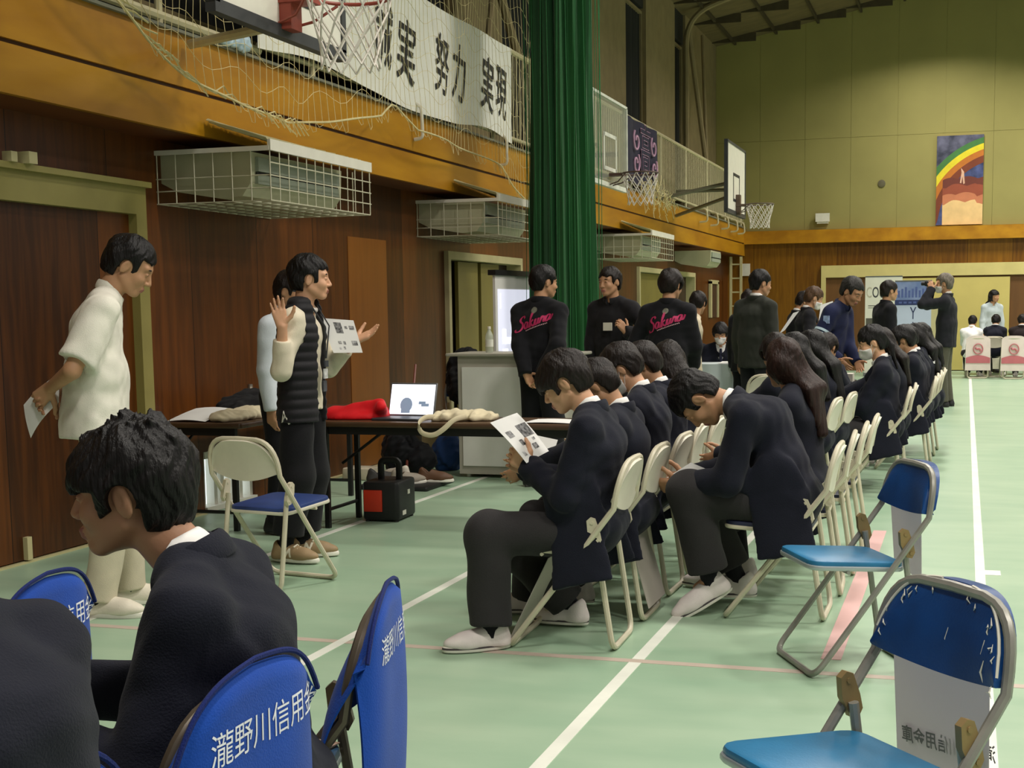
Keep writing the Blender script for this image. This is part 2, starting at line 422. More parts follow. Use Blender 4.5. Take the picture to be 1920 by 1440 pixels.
def band(pts, up, hgt, th, seg=1):
    mb = MB(); ups = up
    mb.tube(pts, hgt / 2, 10, up=ups, ry=th / 2); return mb
def person(label, x, y, yaw, group=None, S=1.0, pelvis=(0, 0, .92), lean=3, curve=5, twist=0, head=(0, 0, 0), z=0,
           HL=None, HR=None, eL=(-.6, .5, -.6), eR=(-.6, -.5, -.6), hL=None, hR=None, cL=.35, cR=.35,
           AL=(0, .10, .085), AR=(0, -.10, .085), toeL=6, toeR=-6, kneeL=(1, .15, 0), kneeR=(1, -.15, 0),
           top='blazer', topc=('navy', (26, 29, 42)), bottom=('charcoal', (38, 37, 39)), shirt=(228, 228, 226), tie=None, wide=1.0, fat=1.0,
           hair='short', hairc=('hair_black', (24, 20, 19)), hairlen=.3, fringe=.022, mask=False, skin=('skin', (196, 152, 122)),
           shoes=('white', (216, 208, 204)), res=.010, hres=None, seated=False, skirt=False, lower=True, decal=None, spiky=0, legs_w=1.0, hairvol=1.0, collar=True, seed=1, nt=None, neckl=.064, hem=.012, vis=None, extra=None):
    root = empty('person', (x, y, z), yaw, label, 'person', group)
    sc = S; hres = hres or res
    P = V3(pelvis) * 1.0
    def up(th, tw=0): a = math.radians(th); return V3((math.sin(a), 0, math.cos(a)))
    u0, u1, u2 = up(lean * .75), up(lean), up(lean + curve)
    W = P + u0 * .155 * sc; Ch = W + u1 * .20 * sc; N = Ch + u2 * .165 * sc
    a = math.radians(twist); lat = V3((-math.sin(a), math.cos(a), 0)); lat0 = V3((0, 1, 0)); latm = unit(lat + lat0)
    fw = np.cross(lat, u2)          # chest forward
    SH = {1: N - u2 * .090 * sc + lat * .162 * sc * wide, -1: N - u2 * .090 * sc - lat * .162 * sc * wide}
    hp, hy, hr = head
    nt = lean + curve + (hp - lean - curve) * .45 if nt is None else nt
    neck = N + up(nt) * neckl * sc + up(nt + 90) * .014
    R = rotm('z', hy + twist) @ rotm('y', hp) @ rotm('x', hr)
    C = neck + R @ (V3((.024, 0, .084)) * sc)
    H = Head(C, R, sc)
    # arms
    LU, LF = .285 * sc, .245 * sc
    tgt = {1: HL, -1: HR}; hint = {1: eL, -1: eR}; EL, WR = {}, {}
    for s in (1, -1):
        t = tgt[s] if tgt[s] is not None else SH[s] + V3((.03, .05 * s, -.53)) * sc
        EL[s], WR[s] = ik(SH[s], t, LU, LF, hint[s])
    HI = {1: P + V3((0, .088, -.02)) * sc, -1: P + V3((0, -.088, -.02)) * sc}
    AN = {1: V3(AL), -1: V3(AR)}; KN = {}
    for s in (1, -1): KN[s], AN[s] = ik(HI[s], AN[s], .415 * sc, .405 * sc, kneeL if s > 0 else kneeR)
    bd = min
    pts = [P, W, Ch, N, C] + list(SH.values()) + list(EL.values()) + list(WR.values()) + (list(KN.values()) + list(AN.values()) if lower else [])
    lo = np.min(pts, 0) - .26; hi = np.max(pts, 0) + .26; lo[2] = max(lo[2], -.01)
    if not lower: lo[2] = P[2] - .22
    skm = SKIN(*skin)
    # ---- body: one continuous surface
    F = Field(lo, hi, hres); k = .03 * sc
    bare = top in ('polo',)
    F.add(Cone(P, W, .085 * sc * fat, .080 * sc * fat, lat0, 1.5))
    F.add(Cone(W, Ch, .080 * sc * fat, .088 * sc, latm, 1.5), k)
    F.add(Cone(Ch, N - u2 * .05 * sc, .085 * sc, .055 * sc, lat, 1.7), k)
    F.add(Cone(N - u2 * .04 * sc, neck + R @ (V3((-.004, 0, .03)) * sc), .056 * sc, .052 * sc), k)
    H.skull(F)
    for s in (1, -1):
        F.add(Cone(SH[s] - lat * .04 * s * sc, SH[s], .045 * sc, .043 * sc), k)
        F.add(Cone(SH[s], EL[s], .043 * sc, .037 * sc), .02)
        F.add(Cone(EL[s], WR[s], .038 * sc, .026 * sc), .012)
        fd = WR[s] - EL[s]; hh = hL if s > 0 else hR
        if hh is None: hh = (unit(fd) + V3((0, 0, -.15)), V3((.15, -s, .1)))
        hand(F, WR[s], hh[0], hh[1], s < 0, sc, cL if s > 0 else cR)
        if lower:
            F.add(Cone(HI[s], KN[s], .070 * sc, .050 * sc), k); F.add(Cone(KN[s], AN[s], .048 * sc, .034 * sc), .015)
            F.add(Cone(AN[s], AN[s] + V3((.05, 0, -.035)) * sc, .034 * sc, .028 * sc), .012)
    def bmat(c):
        lx, ly, lz = H.local(c[:, 0], c[:, 1], c[:, 2])
        return ((lx > .080) & (np.abs(ly) < .021) & (lz < -.0605) & (lz > -.083)).astype(int)
    link('body', F.mesh('body', [skm, LIPS()], bmat), root)
    # ---- hair
    hm = HAIRM(*hairc)
    G = Field(C - .24 * sc - (V3((.12, .12, hairlen)) if hair == 'long' else 0), C + .24 * sc, min(hres, .008))
    hv = hairvol
    G.add(H.ell((-.020, 0, .034), (.112 * hv, .089 * hv * (wide * .3 + .7), .103 * hv)))
    G.add(H.ell((-.052, 0, -.015), (.070 * hv, .078 * hv, .080)), .02)
    if hair == 'bowl':
        G.add(H.ell((-.004, 0, .020), (.116 * hv, .094 * hv, .098)), .02)
    if hair == 'long':
        G.add(H.ell((-.015, 0, .0), (.098, .092, .12)), .02)
        b0 = H.p(-.05, 0, -.02); b1 = N + np.array([-.10, 0, .00]) * sc; dn = unit(W - N); b2 = b1 + dn * hairlen - fw * .03
        G.add(Cone(b0, b1, .066 * sc, .050 * sc, H.R @ V3((0, 1, 0)), 1.6), .04)
        G.add(Cone(b1, b2, .046 * sc, .030 * sc, lat, 2.4), .04)
    if hair == 'tied':
        b0 = H.p(-.10, 0, .0); b1 = H.p(-.13, 0, -.07); b2 = N + np.array([-.12, 0, -.06])
        G.add(Cone(b0, b1, .032, .028), .015); G.add(Cone(b1, b2, .028, .012), .01)
        for s_ in (1, -1): G.add(H.cone((.062, .060 * s_, .03), (.050, .064 * s_, -.085), .010, .005), .008)
    rnd = random.Random(seed)
    for i in range(spiky):
        th, ph = rnd.uniform(.05, 1.25), rnd.uniform(-PI, PI)
        dv = V3((math.sin(th) * math.cos(ph), math.sin(th) * math.sin(ph) * .8, math.cos(th)))
        p0 = V3((-.02, 0, .034)) + dv * V3((.106, .086, .098)); dv2 = unit(dv * .55 + V3((.4, rnd.uniform(-.5, .5), .05)))
        G.add(H.cone(p0 - dv2 * .02, p0 + dv2 * rnd.uniform(.010, .026), .012, .0015), .010)
    sd = rnd.uniform(0, 6)
    def strands(X, Y, Z):
        lx, ly, lz = H.local(X, Y, Z)
        ph = np.arctan2(ly, lx + .03); el = np.arctan2(lz - .03, np.sqrt((lx + .03) ** 2 + ly ** 2))
        w = .7 * np.sin(5 * el + sd) + .5 * np.sin(3 * ph + 2 * sd)
        return (.0013 * np.sin(23 * ph + 5.0 * w + sd) + .0011 * np.sin(53 * ph + 9 * el + 4 * w) + .0030 * np.sin(4 * ph + 5 * el + sd) + .0014 * np.sin(11 * ph - 6 * el + 3 * w)).astype(np.float32) * sc
    G.displace(strands)
    # hairline: open the face, the ears and the neck
    def hairline(X, Y, Z):
        lx, ly, lz = H.local(X, Y, Z); ay = np.abs(ly)
        jag = .007 * np.sin(90 * ly + sd) + .004 * np.sin(190 * ly + 2 * sd)
        fr = fringe + jag - .10 * np.maximum(0, ay - .045)
        face = np.maximum(.040 - lx + .25 * (lz > .2), lz - fr)                       # below the fringe
        nape = -.082 if hair in ('short',) else -.090
        side = np.maximum(np.maximum(-.042 - lx, lz + .026 + .6 * np.maximum(0, lx - .01)), -1)  # below the sideburns
        d = np.minimum(face, side if hair != 'long' else np.maximum(np.maximum(.012 - lx, lz + .15 * 0 - .02), -1))
        if hair in ('short', 'bowl', 'tied'):
            ear = np.sqrt((lx + .010) ** 2 + (np.maximum(0, .066 - ay)) ** 2 + ((lz + .012) * .85) ** 2) - .027
            d = np.minimum(d, ear)
            bk = lz + .075 + .004 * np.sin(60 * ly)
            if hair != 'tied': d = np.minimum(d, bk)
            else: d = np.minimum(d, np.maximum(lz + .075, -.105 - lx))
        return d * sc
    G.allsub(hairline)
    link('hair', G.mesh('hair', [hm]), root)
    if hres <= .008:   # eyes and brows where they can be made out
        for s in (1, -1):
            mb = MB(); mb.tube([H.p(.0845, (.031 + .012 * q) * s, .0005 - .003 * abs(q)) for q in (-1, -.5, 0, .5, 1)], [.0010 * sc, .0030 * sc, .0036 * sc, .0030 * sc, .001 * sc], 8)
            mb.build('eye', mat('eye_dark', (30, 22, 20), .2, var=0), root)
            mb = MB(); mb.tube([H.p(.0865 - .004 * abs(q) - .003 * (q > 0), (.032 + .018 * q) * s, .021 + .003 * (1 - abs(q))) for q in (-1, -.5, 0, .5, 1)], [.0012 * sc, .003 * sc, .0035 * sc, .003 * sc, .001 * sc], 8)
            mb.build('eyebrow', hm, root)
    if mask:
        G = Field(C - .16 * sc, C + .17 * sc, min(hres, .006)); H.skull(G, .006 * sc, False, False)
        G.add(H.cone((.080, 0, -.03), (.090, 0, -.075), .022, .022), .03)
        def mk(X, Y, Z):
            lx, ly, lz = H.local(X, Y, Z)
            return np.minimum(np.minimum(lx - .018 - .10 * np.abs(lz + .06), -.020 - .25 * np.abs(ly) - lz), lz + .118) * sc
        G.allsub(mk); mo = link('face_mask', G.mesh('face_mask', [fabric('mask', (226, 222, 218), .9, .03, .05)]), root)
        for s in (1, -1):
            mb = MB(); mb.tube(rounded([H.p(.022, .066 * s, -.04), H.p(-.006, .080 * s, .008), H.p(-.030, .080 * s, -.005), H.p(.018, .062 * s, -.085)], .02), .0016 * sc, 6)
            mb.build('ear_loop', fabric('mask', (226, 222, 218)), mo)
    # ---- clothes
    tm = fabric(*topc)
    inf = {'blazer': .020, 'suit': .020, 'polo': .016, 'shirt': .014, 'jacket': .020, 'vest': .012, 'sweater': .014}[top]
    F = Field(lo - .05, hi + .05, res); F.lo = F.lo
    hem_ = P - u0 * (.05 if not seated else .02) * sc
    if top in ('suit', 'blazer') and not seated: hem_ = P - u0 * .13 * sc
    if top == 'polo': hem_ = P - u0 * .11 * sc
    fb = fat * (1.10 if top in ('blazer', 'suit', 'jacket') else 1)
    F.add(Cone(hem_, W, .095 * sc * fat, .084 * sc * fb, lat0, 1.52, cuta=0 if seated else 1), 0, inf)
    F.add(Cone(W, Ch, .084 * sc * fb, .094 * sc, latm, 1.48), k, inf)
    F.add(Cone(Ch, N - u2 * .060 * sc, .090 * sc, .056 * sc, lat, 1.70), k, inf)
    tr = inf + (.004 if top != 'polo' else .004)
    slv = {}
    for s in (1, -1):
        F.add(Cone(N - u2 * .022 * sc + lat * .050 * s * sc, SH[s] + u2 * .012 * sc + lat * .004 * s * sc, .034 * sc, .036 * sc), .04 * sc, inf)
        if top == 'polo':
            e = SH[s] + (EL[s] - SH[s]) * .80
            F.add(Cone(SH[s], e, .058 * sc, .064 * sc, cut=1), .03 * sc, inf)
        else:
            F.add(Cone(SH[s], EL[s], .043 * sc, .041 * sc), .05 * sc, tr)
            e = WR[s] - unit(WR[s] - EL[s]) * (.004 if top != 'vest' else .09) * sc
            F.add(Cone(EL[s], e, .041 * sc, .031 * sc, cut=1), .02 * sc, tr)
        slv[s] = e
    if seated and top in ('blazer', 'suit'):
        for s in (1, -1):    # skirts of the jacket spread over the seat and hang at the sides
            F.add(Cone(P + V3((.03, .185 * s, .06)) * sc, P + V3((-.02, .240 * s, -.20)) * sc, .112 * sc, .128 * sc, (0, 1, 0), .20, cut=1), .09, .003)
        F.add(Cone(P + V3((-.06, .1, .02)) * sc, P + V3((-.06, -.1, .02)) * sc, .085 * sc, .085 * sc), .05, .01)
    if extra: extra(F, P, W, Ch, N, SH, EL, WR, sc)
    F.displace(wrinkle(seed, .0034 if top != 'polo' else .006, 8))
    F.displace(wrinkle(seed + 50, .0026, 24))
    if top == 'vest':
        def quilt(X, Y, Z):
            return (-.007 * np.abs(np.sin((Z - P[2]) * PI / .052))).astype(np.float32)
        V = Field(lo - .05, hi + .05, res)
        V.add(Cone(P - u0 * .10 * sc, W, .105 * sc, .094 * sc, lat0, 1.5, cuta=1), 0, .022)
        V.add(Cone(W, Ch, .094 * sc, .098 * sc, latm, 1.48), k, .022)
        V.add(Cone(Ch, N - u2 * .03 * sc, .096 * sc, .066 * sc, lat, 1.6), k, .022)
        for s in (1, -1): V.sub(Cone(SH[s] - lat * .005 * s - u2 * .07 * sc, SH[s] + lat * .25 * s, .078 * sc, .10 * sc), .01)
        V.displace(quilt)
        fo = lambda X, Y, Z: np.maximum(.055 - ((X - Ch[0]) * fw[0] + (Y - Ch[1]) * fw[1]), np.abs((X - Ch[0]) * lat[0] + (Y - Ch[1]) * lat[1]) - .062 * sc)
        V.allsub(fo); V.sub(Cone(N - u2 * .03, N + u2 * .2, .062 * sc, .08 * sc), .01)
        vo = link('vest', V.mesh('vest', [fabric('vest_black', (34, 33, 36), .6, .12, .2)]), root)
    # neck opening
    F.sub(Cone(N - u2 * .030 * sc + fw * .012, N + up(nt) * .16 * sc, .050 * sc, .085 * sc), .008)
    if top in ('blazer', 'suit'):
        ap = Ch + fw * .2 + u2 * .02
        F.sub(Cone(Ch + fw * .125 * sc - u2 * .05 * sc, N + fw * .09 * sc, .010 * sc, .075 * sc), .006)
    nm = {'blazer': 'blazer', 'suit': 'suit_jacket', 'polo': 'polo_shirt', 'shirt': 'shirt', 'jacket': 'jacket', 'vest': 'sweater', 'sweater': 'sweater'}[top]
    topo = link(nm, F.mesh(nm, [tm]), root)
    me = topo.data
    if decal is not None or top in ('polo', 'jacket') or vis:
        bvh = BVHTree.FromPolygons([v.co for v in me.vertices], [p.vertices[:] for p in me.polygons])
    if decal is not None:
        for (dm, mt, nme) in decal(N, Ch, u2, lat, fw):
            on_surface(dm, bvh, fw, .003); dm.materials.append(mt); link(nme, dm, topo)
    if top in ('blazer', 'suit'):   # shirt seen at the chest, its collar and the jacket collar
        F = Field(np.minimum(Ch, N) - .26, np.maximum(Ch, N) + .26, res)
        F.add(Cone(W + u1 * .1 * sc, Ch, .082 * sc, .090 * sc, latm, 1.4), 0, .010)
        F.add(Cone(Ch, N - u2 * .045 * sc, .088 * sc, .058 * sc, lat, 1.45), k, .010)
        F.sub(Cone(N - u2 * .028 * sc + fw * .012, N + up(nt) * .16 * sc, .048 * sc, .085 * sc), .006)
        so = link('shirt', F.mesh('shirt', [fabric('shirt_%d' % shirt[0], shirt, .8, .03, .06)]), root)
        if tie is not None:
            mb = MB(); mb.tube([N + fw * .072 * sc - u2 * .045 * sc, N + fw * .098 * sc - u2 * .085 * sc, Ch + fw * .118 * sc + u2 * .02 * sc, Ch + fw * .122 * sc - u2 * .12 * sc], [.012, .017, .018, .026], 8, up=lat, ry=.007)
            mb.build('necktie', fabric('tie_%d' % tie[0], tie), so)
    un = up(nt)
    if collar and top in ('blazer', 'suit', 'polo', 'shirt'):
        cm = fabric('shirt_%d' % shirt[0], shirt, .8, .03, .06) if top in ('blazer', 'suit') else tm
        ring = []
        for i in range(17):
            t = PI + (i - 8) / 8 * PI * .90; c_, s_ = math.cos(t), math.sin(t)
            ring.append(N + fw * (.064 * c_ + .008) * sc + lat * .066 * s_ * sc + un * (.016 - .036 * (c_ + .25 if c_ > -.25 else 0) + .008 * (c_ < -.2)) * sc)
        par = so if top in ('blazer', 'suit') else topo
        mb = MB(); mb.tube(ring, .021 * sc, 10, up=un, ry=.005 * sc); mb.build('collar', cm, par)
        if top in ('blazer', 'suit'):
            ring = []
            for i in range(19):
                t = PI + (i - 9) / 9 * PI * .93; c_, s_ = math.cos(t), math.sin(t)
                dr = max(0, c_ + .1)
                ring.append(N + fw * (.080 * c_ + .006 + .055 * dr * (c_ > 0)) * sc + lat * (.090 - .020 * dr) * s_ * sc + un * (-.008 - .105 * dr) * sc)
            mb = MB(); mb.tube(ring, .027 * sc, 10, up=un - fw * .25, ry=.007 * sc); mb.build('lapel', tm, topo)
    elif top == 'jacket':
        ring = [N + fw * (.072 * math.cos(t) + .008) * sc + lat * .074 * math.sin(t) * sc + un * (.004 - .02 * max(0, math.cos(t))) * sc for t in [PI + (i - 8) / 8 * PI * .93 for i in range(17)]]
        mb = MB(); mb.tube(ring, .028 * sc, 10, up=un, ry=.010 * sc); mb.build('collar', tm, topo)
    if top in ('vest', 'sweater'):
        ring = [N + fw * (.066 * math.cos(t) + .008) * sc + lat * .068 * math.sin(t) * sc + un * (-.008 - .016 * math.cos(t)) * sc for t in [i / 20 * 2 * PI for i in range(20)]]
        mb = MB(); mb.tube(ring, .012 * sc, 8, closed=True, up=un, ry=.006); mb.build('neckband', fabric('white_tee', (214, 208, 200)), topo)
        if top == 'vest':
            ring = [N + fw * (.082 * math.cos(t) + .006) * sc + lat * .084 * math.sin(t) * sc + un * (.004 - .02 * max(0, math.cos(t))) * sc for t in [PI + (i - 8) / 8 * PI * .72 for i in range(17)]]
            mb = MB(); mb.tube(ring, .028 * sc, 10, up=un, ry=.012 * sc); mb.build('stand_collar', MATS['fabric_vest_black'], vo)
    for s in (1, -1):      # shirt cuffs
        if top in ('blazer', 'suit') and res < .009:
            d = unit(WR[s] - EL[s]); mb = MB(); mb.tube([slv[s] - d * .02, slv[s] + d * .012 * sc], .036 * sc, 14); mb.build('cuff', fabric('shirt_%d' % shirt[0], shirt), topo)
    if not lower: return root, dict(P=P, N=N, Ch=Ch, W=W, C=C, H=H, EL=EL, WR=WR, SH=SH, fw=fw, lat=lat, u2=u2, top=topo)
    F = Field(lo - .05, hi + .05, res); bm_ = fabric(*bottom)
    F.add(Cone(P, W, .086 * sc * fat, .078 * sc * fat, lat0, 1.5), 0, .008)
    if skirt:
        mid = (KN[1] + KN[-1]) / 2
        F.add(Cone(HI[1], KN[1] + V3((-.03, .03, -.02)), .088 * sc, .085 * sc), .05); F.add(Cone(HI[-1], KN[-1] + V3((-.03, -.03, -.02)), .088 * sc, .085 * sc), .05)
        F.add(Cone(P + V3((.05, 0, -.02)), mid + V3((-.02, 0, -.06)), .09, .09, lat0, 1.5), .05)
        F.add(Cone(P + V3((.06, -.16, -.05)), KN[-1] + V3((-.02, -.03, -.16)), .03, .04, (0, 0, 1), 2.2), .04)
        F.add(Cone(P + V3((.06, .16, -.05)), KN[1] + V3((-.02, .03, -.16)), .03, .04, (0, 0, 1), 2.2), .04)
    else:
        for s in (1, -1):
            F.add(Cone(HI[s], KN[s], .086 * sc, .066 * sc * legs_w), .04, .004)
            kd = unit(AN[s] - KN[s])
            F.add(Cone(KN[s], AN[s] + kd * hem * sc, .066 * sc * legs_w, .060 * sc * legs_w, cut=1), .03, .004)
    F.displace(wrinkle(seed + 9, .004, 10))
    bn = 'skirt' if skirt else 'trousers'
    link(bn, F.mesh(bn, [bm_]), root)
    if skirt:
        for s in (1, -1):
            mb = MB(); d = unit(AN[s] - KN[s]); mb.tube([AN[s] - d * .2, AN[s] + d * .03], [.047, .040], 12); mb.build('sock', fabric('sock', (26, 26, 30)), root)
    elif res <= .009:
        for s in (1, -1):
            mb = MB(); d = unit(AN[s] - KN[s]); mb.tube([AN[s] - d * max(.03, .03 - hem), AN[s] + d * .035], [.043 * sc, .040 * sc], 12); mb.build('sock', fabric('sock', (26, 26, 30)), root)
    for s in (1, -1):
        sh = shoe_mesh(*shoes); o = link('shoe', sh[0], root); ty = toeL if s > 0 else toeR
        o.matrix_local = Matrix.Translation(Vector(AN[s]) - Vector((0, 0, .085 * sc))) @ Matrix.Rotation(math.radians(ty), 4, 'Z') @ Matrix.Diagonal((sc, sc * (1 if s > 0 else -1), sc, 1))
        if AN[s][2] > .12 * sc: o.matrix_local = Matrix.Translation(Vector(AN[s]) - Vector((0, 0, .04 * sc))) @ Matrix.Rotation(math.radians(ty), 4, 'Z') @ Matrix.Rotation(math.radians(28), 4, 'Y') @ Matrix.Translation((0, 0, -.05)) @ Matrix.Diagonal((sc, sc * (1 if s > 0 else -1), sc, 1))
        q = link('sole', sh[1], o)
        if sh[2] is not None: link('trim', sh[2], o)
    return root, dict(P=P, N=N, Ch=Ch, W=W, C=C, H=H, EL=EL, WR=WR, SH=SH, AN=AN, KN=KN, fw=fw, lat=lat, u2=u2, top=topo)

SHOES = {}
def shoe_mesh(kind, rgb):
    # toe towards +x, ankle over the origin, sole on z = 0
    if kind in SHOES: return SHOES[kind]
    um = mat('shoe_' + kind, rgb, .6, 0, .08, 12, .1, 150)
    F = Field((-.12, -.09, -.02), (.25, .09, .16), .004)
    F.add(Ell((.115, .004, .034), (.090, .046, .036)))
    F.add(Cone((.12, .003, .045), (-.01, 0, .075), .030, .036), .03)
    F.add(Cone((-.045, 0, .035), (-.040, 0, .085), .040, .036), .03)
    F.add(Cone((-.04, 0, .03), (.1, 0, .025), .040, .040), .03)
    F.sub(Cone((-.008, 0, .07), (-.012, 0, .20), .034, .046), .006)
    F.allsub(lambda X, Y, Z: Z - .014 + 0 * X + 0 * Y)
    a = F.mesh('shoe', [um])
    def outline(sx, z):
        o = []
        for i in range(28):
            t = 2 * PI * i / 28; c, s = math.cos(t), math.sin(t)
            w = .047 + .004 * c if c > 0 else .043
            o.append((.062 + (.148 if c > 0 else .150) * c * sx, w * s * sx + .004 * max(c, 0), z))
        return o
    mb = MB(); rows = [outline(.97, 0), outline(1.0, .004), outline(1.01, .012), outline(1.0, .021), outline(.95, .026)]
    vsx = [p for r in rows for p in r]; fs = []
    for j in range(4):
        mb.mi = 1 if j == 2 and kind == 'white' else 0
        b = []
        for i in range(28): b.append((j * 28 + i, j * 28 + (i + 1) % 28, (j + 1) * 28 + (i + 1) % 28, (j + 1) * 28 + i))
        mb.add(vsx, b, True)
    mb.mi = 0; mb.add(rows[0], [tuple(reversed(range(28)))]); mb.add(rows[-1], [tuple(range(28))])
    dark = kind in ('black', 'brown')
    o = mb.build('sole', [mat('sole_' + kind, (60, 58, 56) if dark else (226, 222, 210), .6), mat('sole_stripe', (70, 62, 64), .6)])
    b = o.data; bpy.data.objects.remove(o)
    t = None
    if kind == 'sneaker':
        bm = bmesh.new()
        fb = BVHTree.FromPolygons([v.co for v in a.vertices], [p.vertices[:] for p in a.polygons])
        parts = []
        for sg in (1, -1):
            m1 = text_mesh('N', .062, frame((.035, sg * .1, .052), (-sg, 0, 0), (0, 0, 1)), shear=.25 * 1, off=.0035); on_surface(m1, fb, (0, -sg, 0), .0015, .3); parts.append(m1)
        for i in range(4):
            q = MB(); q.tube([(.075 + .022 * i - .01, -.028, .085 - .010 * i), (.082 + .022 * i - .01, 0, .096 - .013 * i), (.075 + .022 * i - .01, .028, .085 - .010 * i)], .0045, 6)
            oo = q.build('l', um); parts.append(oo.data); bpy.data.objects.remove(oo)
        for p in parts: bm.from_mesh(p)
        t = bpy.data.meshes.new('trim'); bm.to_mesh(t); bm.free(); t.materials.append(mat('sneaker_trim', (236, 228, 206), .7))
    SHOES[kind] = (a, b, t); return SHOES[kind]
# ------------------------------------------------------------ the gym
def struct(mb, name, m, **kw):
    o = mb.build(name, m, **kw); o['kind'] = 'structure'; return o
def panelled(name, rgb, rgb2, axis, width, rough=.35, spread=.55):
    # veneered plywood boards standing side by side: grain runs up, each board its own shade
    m, N, L, P = _tree(name); MATS[name] = m
    tc = N.new('ShaderNodeTexCoord'); sp = N.new('ShaderNodeSeparateXYZ'); L.new(tc.outputs['Object'], sp.inputs[0])
    dv = N.new('ShaderNodeMath'); dv.operation = 'DIVIDE'; dv.inputs[1].default_value = width; L.new(sp.outputs[axis], dv.inputs[0])
    fl = N.new('ShaderNodeMath'); fl.operation = 'FLOOR'; L.new(dv.outputs[0], fl.inputs[0])
    wn = N.new('ShaderNodeTexWhiteNoise'); wn.noise_dimensions = '1D'; L.new(fl.outputs[0], wn.inputs['W'])
    mp = N.new('ShaderNodeMapping'); mp.inputs['Scale'].default_value = (9, 9, .7); L.new(tc.outputs['Object'], mp.inputs['Vector'])
    nz = N.new('ShaderNodeTexNoise'); nz.inputs['Scale'].default_value = 2.2; nz.inputs['Detail'].default_value = 7; nz.inputs['Distortion'].default_value = .6
    L.new(mp.outputs[0], nz.inputs['Vector'])
    mx = N.new('ShaderNodeMath'); mx.operation = 'MULTIPLY_ADD'; mx.inputs[1].default_value = spread; L.new(wn.outputs['Value'], mx.inputs[0]); 
    s2 = N.new('ShaderNodeMath'); s2.operation = 'MULTIPLY_ADD'; s2.inputs[1].default_value = .9; s2.inputs[2].default_value = -.28 - spread * .25; L.new(nz.outputs['Fac'], s2.inputs[0]); L.new(s2.outputs[0], mx.inputs[2])
    rp = N.new('ShaderNodeValToRGB'); rp.color_ramp.elements[0].color = (*lin(rgb), 1); rp.color_ramp.elements[1].color = (*lin(rgb2), 1); rp.color_ramp.elements[0].position = 0; rp.color_ramp.elements[1].position = .8
    L.new(mx.outputs[0], rp.inputs[0])
    fr = N.new('ShaderNodeMath'); fr.operation = 'FRACT'; L.new(dv.outputs[0], fr.inputs[0])
    lt = N.new('ShaderNodeMath'); lt.operation = 'LESS_THAN'; lt.inputs[1].default_value = .008; L.new(fr.outputs[0], lt.inputs[0])
    mc = N.new('ShaderNodeMixRGB'); mc.inputs[2].default_value = (*[v * .35 for v in lin(rgb)], 1); L.new(lt.outputs[0], mc.inputs[0]); L.new(rp.outputs[0], mc.inputs[1])
    L.new(mc.outputs[0], P.inputs['Base Color']); P.inputs['Roughness'].default_value = rough; P.inputs['Specular IOR Level'].default_value = .4
    return m
WL = -5.13
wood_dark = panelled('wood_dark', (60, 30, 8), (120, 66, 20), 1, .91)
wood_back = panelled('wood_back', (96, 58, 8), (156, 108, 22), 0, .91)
beam_m = mat('beam_veneer', (176, 118, 12), .4, 0, .14, 3, stretch=(1, .25, 1.5), rgb2=(194, 138, 22))
wall_up = mat('upper_wall_paint', (150, 142, 82), .75, 0, .05, 1.2, .05, 80)
column_m = mat('concrete_tan', (140, 124, 88), .8, 0, .10, 4, .1, 60)
cream_m = mat('cream_paint', (196, 186, 140), .5, 0, .06, 5)
olive_m = mat('olive_paint', (150, 140, 78), .5, 0, .06, 5)
white_m = mat('white_paint', (226, 222, 208), .45, 0, .04, 8)
black_m = mat('black_plastic', (22, 22, 23), .5, 0, .1, 12)
dark_m = mat('dark_opening', (20, 18, 15), .8, 0, .2, 3)
rail_m = mat('rail_paint', (200, 190, 152), .5, 0, .08, 10)
net_m = mat('net_cord', (214, 200, 150), .85, 0, .12, 20)
glow_day = emis('daylight_glass', (225, 238, 245), 1.1)

fm, N_, L_, P_ = _tree('court_floor'); MATS['court_floor'] = fm
tc = N_.new('ShaderNodeTexCoord')
n1 = N_.new('ShaderNodeTexNoise'); n1.inputs['Scale'].default_value = .9; n1.inputs['Detail'].default_value = 6; L_.new(tc.outputs['Object'], n1.inputs['Vector'])
mp_ = N_.new('ShaderNodeMapping'); mp_.inputs['Scale'].default_value = (.7, 2.4, 1); L_.new(tc.outputs['Object'], mp_.inputs['Vector'])
n2 = N_.new('ShaderNodeTexNoise'); n2.inputs['Scale'].default_value = 2.0; n2.inputs['Detail'].default_value = 5; L_.new(mp_.outputs[0], n2.inputs['Vector'])
mm = N_.new('ShaderNodeMath'); mm.operation = 'MULTIPLY_ADD'; mm.inputs[1].default_value = .5; L_.new(n1.outputs['Fac'], mm.inputs[0])
m2 = N_.new('ShaderNodeMath'); m2.operation = 'MULTIPLY'; m2.inputs[1].default_value = .5; L_.new(n2.outputs['Fac'], m2.inputs[0]); L_.new(m2.outputs[0], mm.inputs[2])
rp_ = N_.new('ShaderNodeValToRGB'); rp_.color_ramp.elements[0].position = .36; rp_.color_ramp.elements[1].position = .64
rp_.color_ramp.elements[0].color = (*lin((146, 176, 148)), 1); rp_.color_ramp.elements[1].color = (*lin((166, 190, 162)), 1)
L_.new(mm.outputs[0], rp_.inputs[0]); L_.new(rp_.outputs[0], P_.inputs['Base Color'])
P_.inputs['Roughness'].default_value = .38; P_.inputs['Specular IOR Level'].default_value = .45
b_ = N_.new('ShaderNodeBump'); b_.inputs['Strength'].default_value = .06; b_.inputs['Distance'].default_value = .02; L_.new(n1.outputs['Fac'], b_.inputs['Height']); L_.new(b_.outputs[0], P_.inputs['Normal'])

